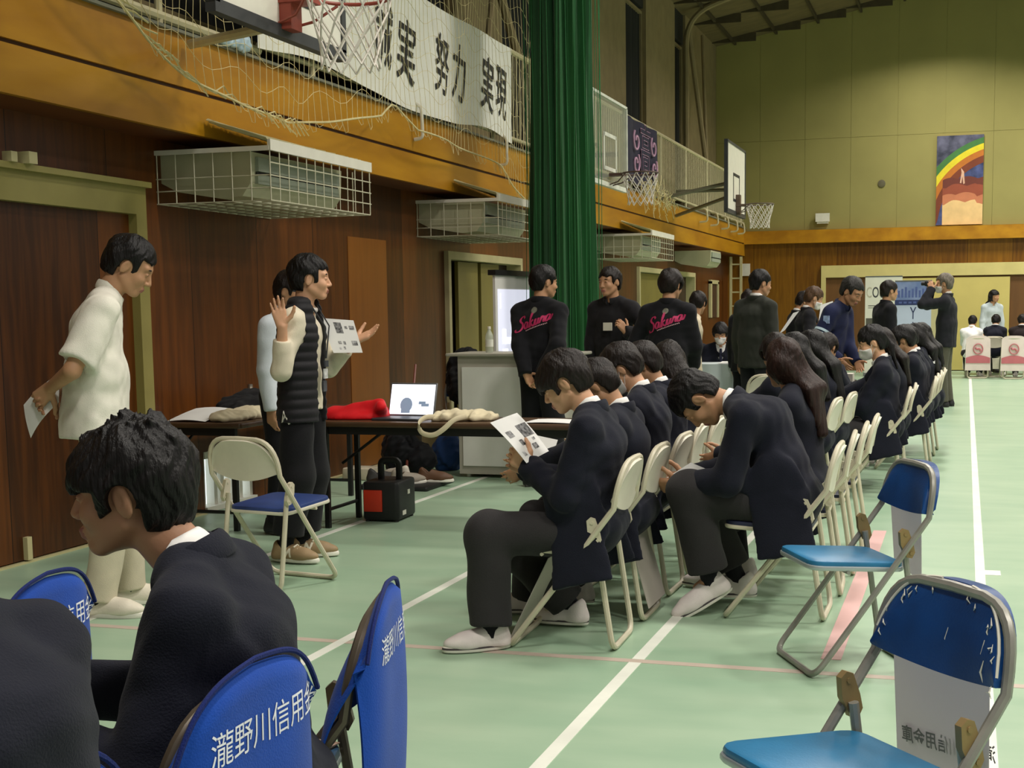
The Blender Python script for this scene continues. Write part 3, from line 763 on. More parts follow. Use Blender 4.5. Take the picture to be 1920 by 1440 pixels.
mb = MB(); mb.box((WL - .4, -1.5, -.12), (9, 30.2, 0)); struct(mb, 'floor', fm)
line_m = mat('line_paint', (226, 228, 216), .5, 0, .06, 6); pink_m = mat('pink_line_paint', (190, 174, 160), .5, 0, .05, 4); tape_m = mat('pink_tape', (214, 172, 168), .5, 0, .05, 4)
k_ = 0
for lx, y0, y1 in ((.097, 0, 26.8), (-1.235, 0, 5.065), (-1.235, 5.115, 26.8), (-2.53, 0, 26.8), (-3.865, 0, 26.8)):
    k_ += 1; mb = MB(); mb.box((lx - .025, y0, -.001), (lx + .025, y1, .0015)); struct(mb, 'trim_%d' % k_, line_m)
for a, b, m in (((-5.0, 5.065, 0), (.6, 5.115, .0012), pink_m), ((-.53, 5.3, 0), (-.45, 8.5, .0022), tape_m), ((.12, 7.2, 0), (.20, 7.33, .0024), line_m)):
    k_ += 1; mb = MB(); mb.box(a, b); struct(mb, 'trim_%d' % k_, m)
mb = MB(); mb.box((WL, 2, -.001), (WL + .05, 8.2, .012)); mb.box((WL, 8.95, -.001), (WL + .05, 30, .012)); struct(mb, 'baseboard_left', cream_m)

# left wall below the gallery, with the floor-level window let into it
mb = MB()
mb.box((WL - .15, -1.5, 0), (WL, 8.25, 2.75)); mb.box((WL - .15, 8.95, 0), (WL, 12.95, 2.75)); mb.box((WL - .15, 8.25, .42), (WL, 8.95, 2.75))
mb.box((WL - .15, 15.25, 0), (WL, 21.3, 2.75)); mb.box((WL - .15, 12.95, 2.0), (WL, 15.25, 2.75)); mb.box((WL - .15, 26.0, 0), (WL, 30, 2.75)); mb.box((WL - .15, 21.3, 2.06), (WL, 26.0, 2.75))
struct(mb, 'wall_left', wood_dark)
mb = MB(); mb.box((WL - .005, 10.66, .02), (WL + .004, 11.46, 2.05)); struct(mb, 'trim_9', mat('pale_panel', (128, 76, 24), .35, 0, .12, 3, stretch=(4, 4, .4)))
# window_1: frosted panes behind white bars at floor level
t = empty('window_1', (WL, 8.6, 0)); t['kind'] = 'structure'
mb = MB(); mb.box((-.10, -.35, .0), (-.09, .35, .42)); mb.build('pane', glow_day, t)
mb = MB(); mb.box((-.09, -.35, .38), (.01, .35, .43)); mb.box((-.09, -.35, 0), (.02, .35, .035))
for yy in (-.35, -.19, -.10, .05, .16, .31): mb.box((-.085, yy, .03), (-.02, yy + .045, .39))
mb.build('window_frame', white_m, t)

# door_1: wide sliding door under a cream header beam
t = empty('door_1', (WL, 5.3, 0)); t['kind'] = 'structure'
mb = MB(); mb.box((0, -3.3, 2.03), (.09, 2.26, 2.20)); mb.box((0, 2.15, 0), (.09, 2.26, 2.03)); mb.box((0, -3.3, 2.20), (.13, 2.27, 2.235)); mb.build('door_frame', olive_m, t)
mb = MB(); mb.box((0, -3.3, 0.02), (.03, 2.15, 2.03)); mb.build('door_leaf', wood_dark, t)
mb = MB(); mb.box((.03, .25, .02), (.05, .28, .12)); mb.box((.03, 1.0, .02), (.06, 1.04, .15)); mb.box((.09, 1.05, 2.235), (.17, 1.12, 2.30)); mb.box((.09, .93, 2.235), (.15, .98, 2.29)); mb.build('door_stop', cream_m, t)

def double_door(name, y0, y1, zt, leaves, slit=None):
    t = empty(name, (WL, y0, 0)); t['kind'] = 'structure'; w = y1 - y0
    mb = MB(); mb.box((-.14, .06, 0), (-.13, w - .06, zt - .08)); mb.build('dark_recess', mat('door_recess', (52, 32, 14), .6), t)
    mb = MB(); mb.box((-.13, 0, 0), (.05, .07, zt)); mb.box((-.13, w - .07, 0), (.05, w, zt)); mb.box((-.13, .07, zt - .08), (.05, w - .07, zt)); mb.build('door_frame', cream_m, t)
    for a, b in leaves:
        mb = MB(); mb.box((-.09, a - y0, .02), (-.05, b - y0, zt - .09)); mb.build('door_leaf', mat('door_leaf_olive', (122, 112, 52), .5, 0, .08, 3), t)
    if slit:
        mb = MB(); mb.box((-.125, slit[0] - y0, .02), (-.12, slit[1] - y0, zt - .12)); mb.build('bright_gap', glow_day, t)
double_door('door_2', 12.9, 15.3, 2.01, ((13.42, 14.02), (14.12, 14.72)))
double_door('door_3', 21.3, 26.0, 2.08, ((21.75, 23.5), (23.6, 24.6)), (21.60, 21.73))

# gallery: fascia in two tiers, floor slab and soffit
mb = MB(); mb.box((-4.79, -1.5, 2.82), (-4.75, 30, 3.14)); mb.box((-4.79, -1.5, 2.54), (-4.75, 30, 2.795)); struct(mb, 'trim_10', beam_m)
mb = MB(); mb.box((-4.80, -1.5, 2.79), (-4.77, 30, 2.825)); struct(mb, 'trim_11', mat('dark_groove', (70, 36, 8), .6))
mb = MB(); mb.box((WL, -1.5, 2.54), (-4.79, 30, 2.60)); struct(mb, 'ceiling_2', mat('soffit_wood', (110, 56, 14), .5, 0, .12, 3, stretch=(1, .2, 1)))
mb = MB(); mb.box((-5.6, -1.5, 3.0), (-4.79, 30, 3.14)); mb.box((-4.82, -1.5, 3.14), (-4.72, 30, 3.16)); struct(mb, 'floor_2', mat('gallery_slab', (120, 120, 104), .8, 0, .1, 4))
# upper left wall: dark curtained windows between tan columns
XU = -5.40
mb = MB(); mb.box((XU - .3, -1.5, 2.75), (XU - .2, 30, 3.5)); mb.box((XU - .3, -1.5, 6.55), (XU - .05, 30, 7.3))
mb.box((XU - .3, -1.5, 3.5), (XU - .2, 30, 6.55)); struct(mb, 'wall_left_upper', mat('dark_curtain', (34, 34, 32), .9, 0, .25, 6, stretch=(1, 6, .3)))
mb = MB()
for y0, y1 in ((3.0, 4.3), (14.05, 15.6), (19.6, 21.75), (23.2, 25.6), (26.6, 30)):
    mb.box((XU - .28, y0, 3.14), (XU, y1, 7.4))
struct(mb, 'wall_left_columns', column_m)
k_ = 1
for y0, y1 in ((4.3, 14.05), (15.6, 19.6), (21.75, 23.2), (25.6, 26.6)):
    k_ += 1; t = empty('window_%d' % k_, (XU - .1, y0, 3.5)); t['kind'] = 'structure'; w = y1 - y0; hh = 3.0
    mb = MB(); mb.box((-.02, 0, 0), (.03, .05, hh)); mb.box((-.02, w - .05, 0), (.03, w, hh)); mb.box((-.02, .05, hh - .05), (.03, w - .05, hh)); mb.box((-.02, .05, 0), (.03, w - .05, .05)); mb.build('window_frame', column_m, t)
    mb = MB()
    mb.sheet(lambda u, v: (-.03 + .018 * math.sin(u * w * 40), .05 + u * (w - .1), .05 + v * (hh - .1)), max(20, int(w * 30)), 1, .006, (1, 0, 0)); mb.build('blackout_curtain', MATS['dark_curtain'], t)

# end wall
mb = MB(); mb.box((WL - .4, 30, 0), (9, 30.2, 2.8)); struct(mb, 'wall_back', wood_back)
mb = MB(); mb.box((-5.6, 30.02, 2.8), (9, 30.2, 9.2)); 
for i in range(15): mb.box((-5.4 + i * .98, 30.012, 3.08), (-5.4 + i * .98 + .974, 30.03, 5.024)); mb.box((-5.4 + i * .98, 30.012, 5.03), (-5.4 + i * .98 + .974, 30.03, 9.2))
struct(mb, 'wall_back_upper', wall_up)
mb = MB(); mb.box((-4.75, 29.86, 2.79), (9, 30.0, 3.07)); struct(mb, 'trim_12', beam_m)
t = empty('door_4', (-3.06, 30, 0)); t['kind'] = 'structure'
mb = MB(); mb.box((0, -.08, 2.03), (6.5, 0, 2.29)); mb.box((0, -.08, 0), (.10, 0, 2.03)); mb.build('door_frame', mat('frame_cream', (210, 196, 128), .5, 0, .05, 4), t)
mb = MB(); mb.box((.10, -.02, 0), (6.5, -.005, 2.03)); mb.build('door_opening', mat('door_brown', (104, 68, 26), .6, 0, .1, 3, stretch=(3, 3, .5)), t)
mb = MB(); mb.box((1.15, -.06, .02), (3.93, -.02, 1.99)); mb.build('door_leaf', mat('leaf_yellow', (206, 190, 112), .5, 0, .05, 2), t)
# roof slope with ribbed boards and purlins
roof_m = mat('roof_board', (112, 98, 66), .8, 0, .14, 2.5, stretch=(1, 3, 1))
mb = MB()
def roofz(x): return 7.12 + .186 * (min(x, 2.2) + 5.4)
mb.add([(-5.7, -1.5, roofz(-5.7)), (2.2, -1.5, roofz(2.2)), (2.2, 30.2, roofz(2.2)), (-5.7, 30.2, roofz(-5.7)), (-5.7, -1.5, roofz(-5.7) + .1), (2.2, -1.5, roofz(2.2) + .1), (2.2, 30.2, roofz(2.2) + .1), (-5.7, 30.2, roofz(-5.7) + .1)],
       [(0, 1, 2, 3), (7, 6, 5, 4), (0, 4, 5, 1), (2, 6, 7, 3), (0, 3, 7, 4), (1, 5, 6, 2)])
mb.box((2.2, -1.5, roofz(2.2)), (9.0, 30.2, roofz(2.2) + .1))
struct(mb, 'ceiling', roof_m)
mb = MB()
for i in range(9):
    x_ = -5.0 + i * .9; mb.box((x_, -1.5, roofz(x_) - .07), (x_ + .05, 30, roofz(x_) - .005))
for i in range(11):
    y_ = 9.5 + i * 2.0
    for j in range(8):
        xa = -5.4 + j * .95; mb.box((xa, y_, roofz(xa) - .02), (xa + .95, y_ + .04, roofz(xa) + .15))
struct(mb, 'ceiling_purlins', mat('purlin', (70, 60, 38), .8))
# steel roof bent rising from the gallery at the far end, with its knee braces
mb = MB()
mb.tube(rounded([(-5.3, 26.2, 3.14), (-5.3, 26.2, 7.0), (-4.3, 26.2, 7.36), (-3.2, 26.2, 7.5)], 1.0, 8), .055, 8)
mb.tube([(-5.25, 26.25, 6.7), (-4.85, 26.6, 3.2)], .05, 8); mb.tube([(-5.25, 27.6, 6.9), (-4.9, 26.4, 3.2)], .035, 8)
struct(mb, 'trim_13', column_m)
mb = MB(); mb.tube([(-4.95, 13.9, 5.2), (-4.85, 14.55, 4.2)], .05, 8); mb.tube([(-4.9, 14.05, 5.2), (-4.85, 13.55, 4.2)], .035, 8); mb.tube([(-4.95, 13.95, 5.2), (-4.95, 13.95, 6.9)], .05, 8)
struct(mb, 'trim_14', column_m)
mb = MB(); mb.box((-5.0, 30 - .06, 0), (-4.6, 30, .0 + .001)); 

# gallery rail
t = empty('gallery_railing', (-4.78, 3, 3.16), 0, 'cream steel railing with closely set upright bars along the gallery edge', 'railing')
mb = MB(); mb.tube([(0, 0, 1.02), (0, 27, 1.02)], .03, 8); mb.build('top_rail', rail_m, t)
mb = MB(); mb.tube([(0, 0, .06), (0, 5.6, .06)], .032, 8); mb.tube([(0, 5.6, .10), (0, 27, .10)], .02, 8); mb.build('bottom_rail', rail_m, t)
for i in range(14):
    mb = MB(); mb.tube([(0, .35 + i * 2.02, 0), (0, .35 + i * 2.02, 1.02)], .025, 8); mb.build('post', rail_m, t)
mb = MB()
for i in range(91, 224):
    if abs((i * .12) % 2.02 - .35) > .05: mb.tube([(0, .1 + i * .12, .10), (0, .1 + i * .12, 1.0)], .009, 5)
o = mb.build('bars', rail_m, t); o['kind'] = 'stuff'
# ------------------------------------------------------------ things fixed to walls and gallery
wire_m = mat('cage_wire', (206, 202, 176), .5, .1, .05, 10); ac_m = mat('ac_casing', (186, 184, 152), .5, 0, .06, 4); acgrey = mat('ac_grille', (150, 158, 142), .5, 0, .06, 6)
def air_conditioner(y, label, L=1.5, cage=True):
    t = empty('air_conditioner', (-5.13, y, 2.1), 0, label, 'air conditioner', 'ceiling-hung air conditioners under the gallery')
    D = .84
    mb = MB()
    prof = [(0, .34), (0, .16), (.12, .10), (.45, .045), (.60, .06), (.66, .14), (.67, .34)]
    vs = [(x, .06, z) for x, z in prof] + [(x, L - .12, z) for x, z in prof]; n = len(prof)
    mb.add(vs, [tuple(range(n)), tuple(reversed(range(n, 2 * n)))] + [(i, i + n, (i + 1) % n + n, (i + 1) % n) for i in range(n)])
    b = mb.build('casing', ac_m, t)
    mb = MB(); mb.box((.655, .12, .14), (.685, L - .2, .20)); mb.box((.66, .12, .22), (.69, L - .2, .31)); mb.build('air_outlet', acgrey, b)
    mb = MB(); mb.box((.672, .12, .202), (.678, L - .2, .216)); mb.build('slot', dark_m, b)
    if not cage: return t
    mb = MB(); w = .0045
    for i in range(7): x = .01 + i * (D - .01) / 6; mb.tube([(x, 0, .34), (x, 0, .02)], w, 5); mb.tube([(x, L, .34), (x, L, .02)], w, 5); mb.tube([(x, 0, .02), (x, L, .02)], w, 5)
    for i in range(13): yy = i * L / 12; mb.tube([(D, yy, .34), (D, yy, .02), (0, yy, .02)], w, 5)
    for z in (.10, .18, .26): mb.tube([(0, 0, z), (D, 0, z), (D, L + .02, z)] if z != .26 else [(D, 0, z), (D, L + .02, z)], w, 5)
    mb.build('wire_cage', wire_m, t)
    mb = MB(); mb.box((D - .01, -.01, .335), (D + .012, L + .02, .405)); mb.box((0, -.012, .335), (D, .01, .365)); mb.build('cage_rim', white_m, t)
    mb = MB(); mb.sheet(lambda u, v: (.40 + v * .43 + .006 * math.sin(u * 120), -.02 + u * L * .93, .40 + .14 * (1 - v) * (1 - u * .45) + .012 * math.sin(u * 170 + 2 * v)), 90, 6, .004, (0, 0, 1)); mb.build('dust_cover', mat('corrugated_cover', (204, 198, 156), .6, 0, .1, 6), t)
    return t
air_conditioner(7.82, 'caged white air conditioner nearest the wide sliding door, under the white banner')
air_conditioner(12.2, 'caged white air conditioner above the olive double door beside the green curtain', 1.47)
air_conditioner(18.72, 'caged white air conditioner to the right of the green curtain, under the glass backboard', 1.47)
air_conditioner(24.2, 'air conditioner without a cage near the end wall corner, under the gallery', 1.2, False)

def hoop(name, loc, label, w=1.5, h=1.05, z0=-.17, glass=False, arm=None, rimcol=(170, 62, 40), drop=0):
    # loc is the rim centre; board stands behind it towards the wall (-x)
    t = empty(name, loc, 0, label, 'basketball hoop'); bx = -.38
    bm_ = mat('backboard_glass', (170, 172, 160), .15, 0, .03, 4, alpha=.42) if glass else white_m
    fm_ = mat('board_white_edge', (226, 226, 214), .5) if glass else mat('board_dark_edge', (54, 56, 58), .5)
    lm = fm_ if glass else mat('board_black_line', (30, 30, 32), .6)
    mb = MB(); mb.box((bx - .03, -w / 2, z0), (bx, w / 2, z0 + h)); mb.build('backboard', bm_, t)
    mb = MB(); e = .05 if not glass else .04
    mb.box((bx - .045, -w / 2 - e * .4, z0 - e), (bx + .012, w / 2 + e * .4, z0 + .015)); mb.box((bx - .045, -w / 2 - e * .4, z0 + h - .015), (bx + .012, w / 2 + e * .4, z0 + h + e * .4))
    for s in (-1, 1): mb.box((bx - .045, s * w / 2 - e * .5, z0), (bx + .012, s * w / 2 + e * .5, z0 + h))
    mb.build('board_frame', fm_, t)
    mb = MB(); a, c = .29, .45; zb = z0 + .16
    for s in (-1, 1): mb.box((bx, s * a - .022, zb), (bx + .004, s * a + .022, zb + c))
    mb.box((bx, -a, zb + c - .045), (bx + .004, a, zb + c)); mb.box((bx, -a, zb), (bx + .004, a, zb + .045)); mb.build('target_square', lm, t)
    mb = MB(); rm = mat('rim_' + name + str(rimcol[0]), rimcol, .5)
    if not glass: mb.box((bx, -.06, -.16), (bx + .07, .06, .16))
    mb.tube([(.225 * math.cos(q / 24 * 2 * PI), .225 * math.sin(q / 24 * 2 * PI), 0) for q in range(24)], .010, 8, closed=True)
    for s in (-1, 1): mb.tube([(bx, .07 * s, -.13), (bx + .12, .10 * s, -.10), (-.15, .17 * s, -.01)], .008, 6)
    mb.box((bx, -.07, -.025), (-.2, .07, .01)); r = mb.build('rim', mat('rim_paint_%d' % rimcol[0], rimcol, .5), t)
    mb = MB(); n = 12; rows = [(0, .225), (.09, .205), (.17, .180), (.25, .160), (.32, .152), (.38, .158)]
    for k in range(n):
        for sg in (-1, 1):
            P = []
            for j, (dz, rr) in enumerate(rows):
                a_ = 2 * PI * (k + sg * .5 * j + .5 * (0)) / n; P.append((rr * math.cos(a_), rr * math.sin(a_), -dz))
            mb.tube(P, .0055, 5)
    mb.build('net', mat('hoop_net_white', (224, 216, 206), .9, 0, .06, 20), t)
    if arm:
        for a0, a1 in arm:
            mb = MB(); mb.tube([a0, a1], .03, 8); mb.build('support_arm', rail_m if len(arm) == 2 and not glass else mat('arm_grey', (120, 116, 96), .5), t)
    return t
hoop('basketball_hoop', (-3.15, 6.65, 3.06), 'basketball hoop with white board and red bracket at the top edge over the banner', 1.40, 1.05, -.15, rimcol=(150, 64, 48), arm=[((-1.55, .95, .02), (-.40, .35, -.02)), ((-1.55, -.9, .5), (-.42, -.4, .5))])
hoop('basketball_hoop', (-3.86, 16.25, 3.05), 'basketball hoop with clear glass backboard just right of the green curtain', 1.66, 1.03, -.12, True, rimcol=(84, 60, 52), arm=[((-.92, .5, .3), (-.41, .5, .3)), ((-.92, -.5, .3), (-.41, -.5, .3))])
hoop('basketball_hoop', (-3.22, 21.85, 3.05), 'basketball hoop with solid white backboard nearest the end wall', 1.75, 1.05, -.12, rimcol=(92, 74, 60), arm=[((-1.5, .6, .3), (-.41, .6, .3)), ((-1.5, -.6, .1), (-.41, -.6, .3)), ((-1.5, .6, -.1), (-.41, -.5, .1))])

# white calligraphy banner on the rail
def banner_z(y):
    u = (y - 8.45) / 5.45
    return 3.21 + .03 * math.sin(u * 9) - .05 * u + .07 * max(0, math.sin(u * PI * 3.0)) ** 2 * (.6 if u < .95 else 0)
t = empty('calligraphy_banner', (-4.70, 8.45, 3.2), 0, 'long white cloth banner with black brush calligraphy hung on the gallery rail', 'banner')
mb = MB(); mb.sheet(lambda u, v: (.012 * math.sin(u * 23 + v * 2), u * 5.42, (banner_z(8.45 + u * 5.42) - 3.2) * (1 - v) + v * .97), 80, 8, .003, (1, 0, 0))
bo = mb.build('cloth', mat('banner_cloth', (240, 238, 228), .85, 0, .05, 2, .1, 40), t)
ink = mat('banner_ink', (48, 46, 44), .8, 0, .2, 20)
for ch, yy, zz in (('誠', 10.55, .40), ('実', 11.02, .34), ('努', 11.83, .36), ('力', 12.30, .36), ('実', 13.05, .37), ('現', 13.50, .36)):
    me = text_mesh(ch, .50, frame((.03, yy - 8.45, zz + .06), (0, 1, 0), (0, 0, 1)), shear=.10, off=.006, sx=.76)
    bm = bmesh.new(); bm.from_mesh(me); bmesh.ops.rotate(bm, verts=bm.verts, cent=(0.03, yy - 8.45, zz + .06), matrix=Matrix.Rotation(math.radians(-6), 3, 'X'))
    for v in bm.verts: v.co.z = zz + .06 + (v.co.z - zz - .06) * 1.16
    bm.to_mesh(me); bm.free(); me.materials.append(ink); o = link('brush_character', me, bo)
    for v in me.vertices: v.co.x = .012 * math.sin((v.co.y / 5.42) * 23 + 1.0) + .010
# dark banner beyond the glass board
t = empty('dark_banner', (-4.69, 18.9, 3.22), 0, 'dark navy banner with pink ornamental lettering behind the glass backboard', 'banner')
mb = MB(); mb.sheet(lambda u, v: (.02 * math.sin(u * 14 + v), u * 1.9, v * .92), 24, 6, .004, (1, 0, 0)); bo = mb.build('cloth', mat('banner_navy', (38, 34, 58), .85, 0, .2, 5), t)
for ch, yy, sz in (('高', 1.10, .80),):
    for off, m_, dx in ((.030, mat('letter_pink', (206, 160, 190), .8), .024), (.004, MATS['banner_navy'], .030)):
        me = text_mesh(ch, sz, frame((dx, yy, .48), (0, 1, 0), (0, 0, 1)), off=off * .35, sx=.9); me.materials.append(m_); link('letter', me, bo)

mb = MB()
for yc, zc, q in ((.48, .30, 1), (.50, .62, -1), (1.66, .32, 1), (1.62, .64, -1)):
    mb.tube([(.03, yc + q * (.05 + .012 * i) * math.cos(i * .55), zc + (.04 + .010 * i) * math.sin(i * .55)) for i in range(14)], .016, 6)
mb.build('ornament', MATS['letter_pink'], bo)

# ball net hung in front of the gallery
t = empty('ball_net', (-4.56, 6.1, 0), 0, 'old yellowish ball net sagging in front of the gallery and the white banner', 'net')
def net_low(y):
    K = [(6.1, 3.40), (6.45, 3.22), (6.9, 2.98), (7.4, 2.83), (8.0, 2.74), (8.6, 2.72), (9.2, 2.80), (9.75, 2.90), (10.2, 2.98), (10.5, 3.12), (10.9, 2.95), (11.6, 2.94), (12.4, 2.90), (13.0, 2.86), (13.6, 2.68), (14.3, 2.45), (15.2, 2.40)]
    for (a, za), (b, zb) in zip(K, K[1:]):
        if a <= y <= b: u = (y - a) / (b - a); return za + (zb - za) * u
    return K[-1][1]
mb = MB(); r1 = random.Random(4); ys = []; yy = 6.15
while yy < 15.15: ys.append(yy); yy += .088
def npt(i, j):   # column i, row j counted down from the top
    y = ys[i] + .012 * math.sin(j * 1.3 + i * .7); zl = net_low(ys[i]); z = 5.6 - (5.6 - zl) * j / 16 + (.05 * math.sin(i * .9 + j) if 2 < j < 16 else 0)
    return (.03 * math.sin(i * .35 + j * .4), y - 6.1, z)
for i in range(len(ys)): mb.tube([npt(i, j) for j in range(17)], .0022, 3, cap=False)
for j in range(0, 17): mb.tube([npt(i, j) for i in range(len(ys))], .0020, 3, cap=False)
for i in range(4, len(ys) - 1):
    if r1.random() < .7:    # loose meshes bunched along the hem
        p = npt(i, 16); q = npt(i + 1, 16); d = r1.uniform(.03, .10)
        mb.tube([p, (p[0] + .02, p[1] + .02, p[2] - d), (q[0] + .01, q[1] - .01, q[2] - d * r1.uniform(.5, 1)), q], .0022, 3, cap=False)
mb.build('mesh', net_m, t)
mb = MB(); mb.tube([npt(i, 16) for i in range(len(ys))], .008, 6); 
for i in range(3, 30, 1): p = npt(i, 16); mb.tube([p, (p[0], p[1] + .10, p[2] + r1.uniform(-.04, .05)), (p[0] + .02, p[1] + .2, p[2] - .06 + r1.uniform(-.03, .03))], .006, 4)
mb.build('border_rope', net_m, t)
# far ball net bunched over the gallery corner
t = empty('ball_net', (-4.5, 18.95, 2.6), 0, 'bunched pale ball net tied up on the gallery edge beyond the glass backboard', 'net')
mb = MB(); r1 = random.Random(8)
for i in range(60):
    y = r1.uniform(0, 1.9); z = .55 - .12 * y / 3.2; a = [(r1.uniform(-.05, .05), y, z + r1.uniform(-.1, .12))]
    for k in range(5): a.append((a[-1][0] + r1.uniform(-.03, .03), a[-1][1] + r1.uniform(-.02, .14), a[-1][2] + r1.uniform(-.14, .11)))
    mb.tube(a, .0055, 4)
mb.build('mesh', net_m, t)
# rail hooks under the banner and at the far end
for y, lab in ((11.25, 'short white hook on the gallery fascia below the middle of the banner'), (13.55, 'short white hook on the gallery fascia below the right end of the banner')):
    mb = MB(); mb.tube(rounded([(-4.73, y, 3.24), (-4.66, y, 3.2), (-4.66, y + .02, 2.93), (-4.74, y + .02, 2.92)], .04), .016, 8); o = mb.build('rail_hook', white_m); tag(o, lab, 'hook')
for k, y in enumerate((24.6, 25.7, 26.9, 28.0, 28.9)):
    mb = MB(); mb.tube(rounded([(-4.73, y, 3.22), (-4.60, y, 3.2), (-4.58, y, 2.98), (-4.73, y, 2.97)], .06), .018, 8); o = mb.build('rail_hook', rail_m)
    tag(o, 'bent cream hook, %s of the five on the gallery fascia by the end wall' % ('first', 'second', 'third', 'fourth', 'last')[k], 'hook', 'bent hooks on the far gallery fascia')

# green divider curtain gathered into a column
t = empty('divider_curtain', (-3.74, 12.55, 0), 0, 'tall green divider curtain gathered into a column hanging from the roof', 'curtain')
mb = MB()
def cur(u, v):
    a = u * 2 * PI; r = .275 + .035 * math.sin(13 * a + 2 * v) + .018 * math.sin(29 * a + 5 * v)
    r *= 1.0 + .06 * math.sin(v * 9); return (r * 1.0 * math.cos(a), r * math.sin(a), .05 + v * 7.2)
nu, nv = 120, 30; vs = [cur(i / nu, j / nv) for j in range(nv + 1) for i in range(nu)]; fs = [(j * nu + i, j * nu + (i + 1) % nu, (j + 1) * nu + (i + 1) % nu, (j + 1) * nu + i) for j in range(nv) for i in range(nu)]
mb.add(vs, fs, True); mb.add([(*cur(i / nu, 0),) for i in range(nu)], [tuple(reversed(range(nu)))]); mb.add([cur(i / nu, 1) for i in range(nu)], [tuple(range(nu))])
mb.build('gathered_cloth', mat('curtain_green', (6, 62, 26), .75, 0, .3, 3, .3, 60, stretch=(1, 1, .05), rgb2=(16, 96, 38), sheen=.15), t)
mb = MB()
for i in range(26):
    a = 2 * PI * i / 26; mb.tube([(.36 * math.cos(a) + .02 * math.sin(i * 3 + k), .33 * math.sin(a), .3 + k * 1.2) for k in range(7)], .003, 4)
mb.build('netting_cord', mat('green_cord', (40, 110, 60), .8), t)

# end wall fittings
mb = MB(); mb.box((-.12, -.10, -.02), (.12, 0, .16)); mb.box((-.15, -.12, .02), (.15, -.06, .20)); o = mb.build('wall_lamp', white_m, loc=(-3.04, 30.0, 3.22)); tag(o, 'small white boxy lamp on the end wall above the ledge', 'lamp')
mb = MB(); mb.lathe([(.08, 0), (.08, .008), (.05, .014), (.0, .014)], (0, 0, 0), 16, Matrix.Rotation(PI / 2, 4, 'X')); o = mb.build('wall_vent', mat('vent_grey', (96, 90, 66), .6), loc=(-1.8, 30.0, 4.02)); tag(o, 'small round grey vent on the olive end wall', 'vent')
mb = MB(); mb.box((-.11, -.05, -.13), (.11, 0, .14)); o = mb.build('wall_speaker', white_m, loc=(-4.74, 30.0, 2.23)); tag(o, 'pale square box on the timber end wall near the corner', 'speaker')
t = empty('wall_ladder', (-4.95, 29.2, 0), 0, 'pale metal ladder standing up the corner to the gallery', 'ladder')
for s in (0, .22):
    mb = MB(); mb.box((s, -.03, 0), (s + .05, .03, 2.5)); mb.build('rail', cream_m, t)
for i in range(8):
    mb = MB(); mb.box((.05, -.02, .22 + i * .3), (.22, .02, .25 + i * .3)); mb.build('rung', cream_m, t)
t = empty('notice_frame', (-5.12, 28.1, 1.2), 0, 'cream framed notice board on the left wall beside the ladder', 'notice board')
mb = MB(); mb.box((0, -.5, 0), (.05, -.35, .75)); mb.box((0, .35, 0), (.05, .45, .75)); mb.box((0, -.5, .7), (.05, .45, .78)); mb.build('frame', cream_m, t)
mb = MB(); mb.box((0, -.35, 0), (.02, .35, .7)); mb.build('panel', mat('notice_panel', (70, 44, 22), .7, 0, .3, 9), t)
mb = MB(); mb.box((0, 0, 0), (.06, .25, .32)); o = mb.build('switch_box', white_m, loc=(-5.13, 16.1, 1.66)); tag(o, 'white wall box behind the standing jacket wearer beside the green curtain', 'wall box')
t = empty('ceiling_lamp', (-1.23, 25.6, 6.98), 0, 'round high bay lamp glowing at the top edge of the photo', 'lamp')
mb = MB(); mb.lathe([(.04, .42), (.10, .36), (.24, .08), (.26, .0), (.25, .0), (.22, .06)], n=20); mb.build('reflector', mat('lamp_shade', (150, 150, 146), .35, .6), t)
mb = MB(); mb.lathe([(.21, .02), (.21, .03)], n=20); mb.build('bulb', emis('lamp_glow', (255, 250, 235), 14), t)
mb = MB(); mb.tube([(0, 0, .4), (0, 0, .9)], .02, 6); mb.build('stem', dark_m, t)
# painted mural panel on the end wall
t = empty('mural_panel', (-.665, 29.995, 3.10), 0, 'tall painted mural with rainbow arc, night sky and red clouds on the end wall', 'mural')
W_, H_ = .95, 1.86
mb = MB(); mb.box((0, -.03, 0), (W_, 0, H_)); po = mb.build('panel', mat('mural_base', (232, 196, 128), .7, 0, .05, 3), t)
def flat(name, fn, m, d, n=24):
    # filled strip between two curves fn(u) -> (bottom point, top point)
    mb = MB(); a = [fn(i / n) for i in range(n + 1)]; vs = []
    for p, q in a: vs += [(p[0], -.03 - d, p[1]), (q[0], -.03 - d, q[1])]
    mb.add(vs, [(2 * i, 2 * i + 2, 2 * i + 3, 2 * i + 1) for i in range(n)]); return mb.build(name, m, po)
cl = lambda x: max(0, min(W_, x))
def arc(r):   # arc centred to the lower right of the panel, clipped to it
    def f(u):
        x = u * W_; v = r * r - (x - 1.45) ** 2; return x, max(0, min(H_, (math.sqrt(v) if v > 0 else 0) - .05))
    return f
RB = [(2.3, (70, 76, 90)), (1.92, (66, 120, 60)), (1.80, (224, 206, 40)), (1.68, (188, 110, 34)), (1.56, (120, 56, 30)), (1.42, (62, 58, 92))]
flat('night_sky', lambda u: ((u * W_, 0), (u * W_, H_)), mat('mural_sky', (58, 62, 84), .7, 0, .35, 5, rgb2=(104, 104, 128)), .0005)
for i in range(1, len(RB)):
    f1 = arc(RB[i][0]); f0 = arc(RB[i + 1][0]) if i + 1 < len(RB) else None
    if f0: flat('rainbow_band', lambda u, f0=f0, f1=f1: (f0(u), f1(u)), mat('mural_%d' % i, RB[i][1], .7, 0, .1, 6), .001)
    else: flat('inner_sky', lambda u, f1=f1: ((u * W_, 0), f1(u)), mat('mural_inner', (50, 58, 100), .7, 0, .4, 5, rgb2=(84, 96, 150)), .001)
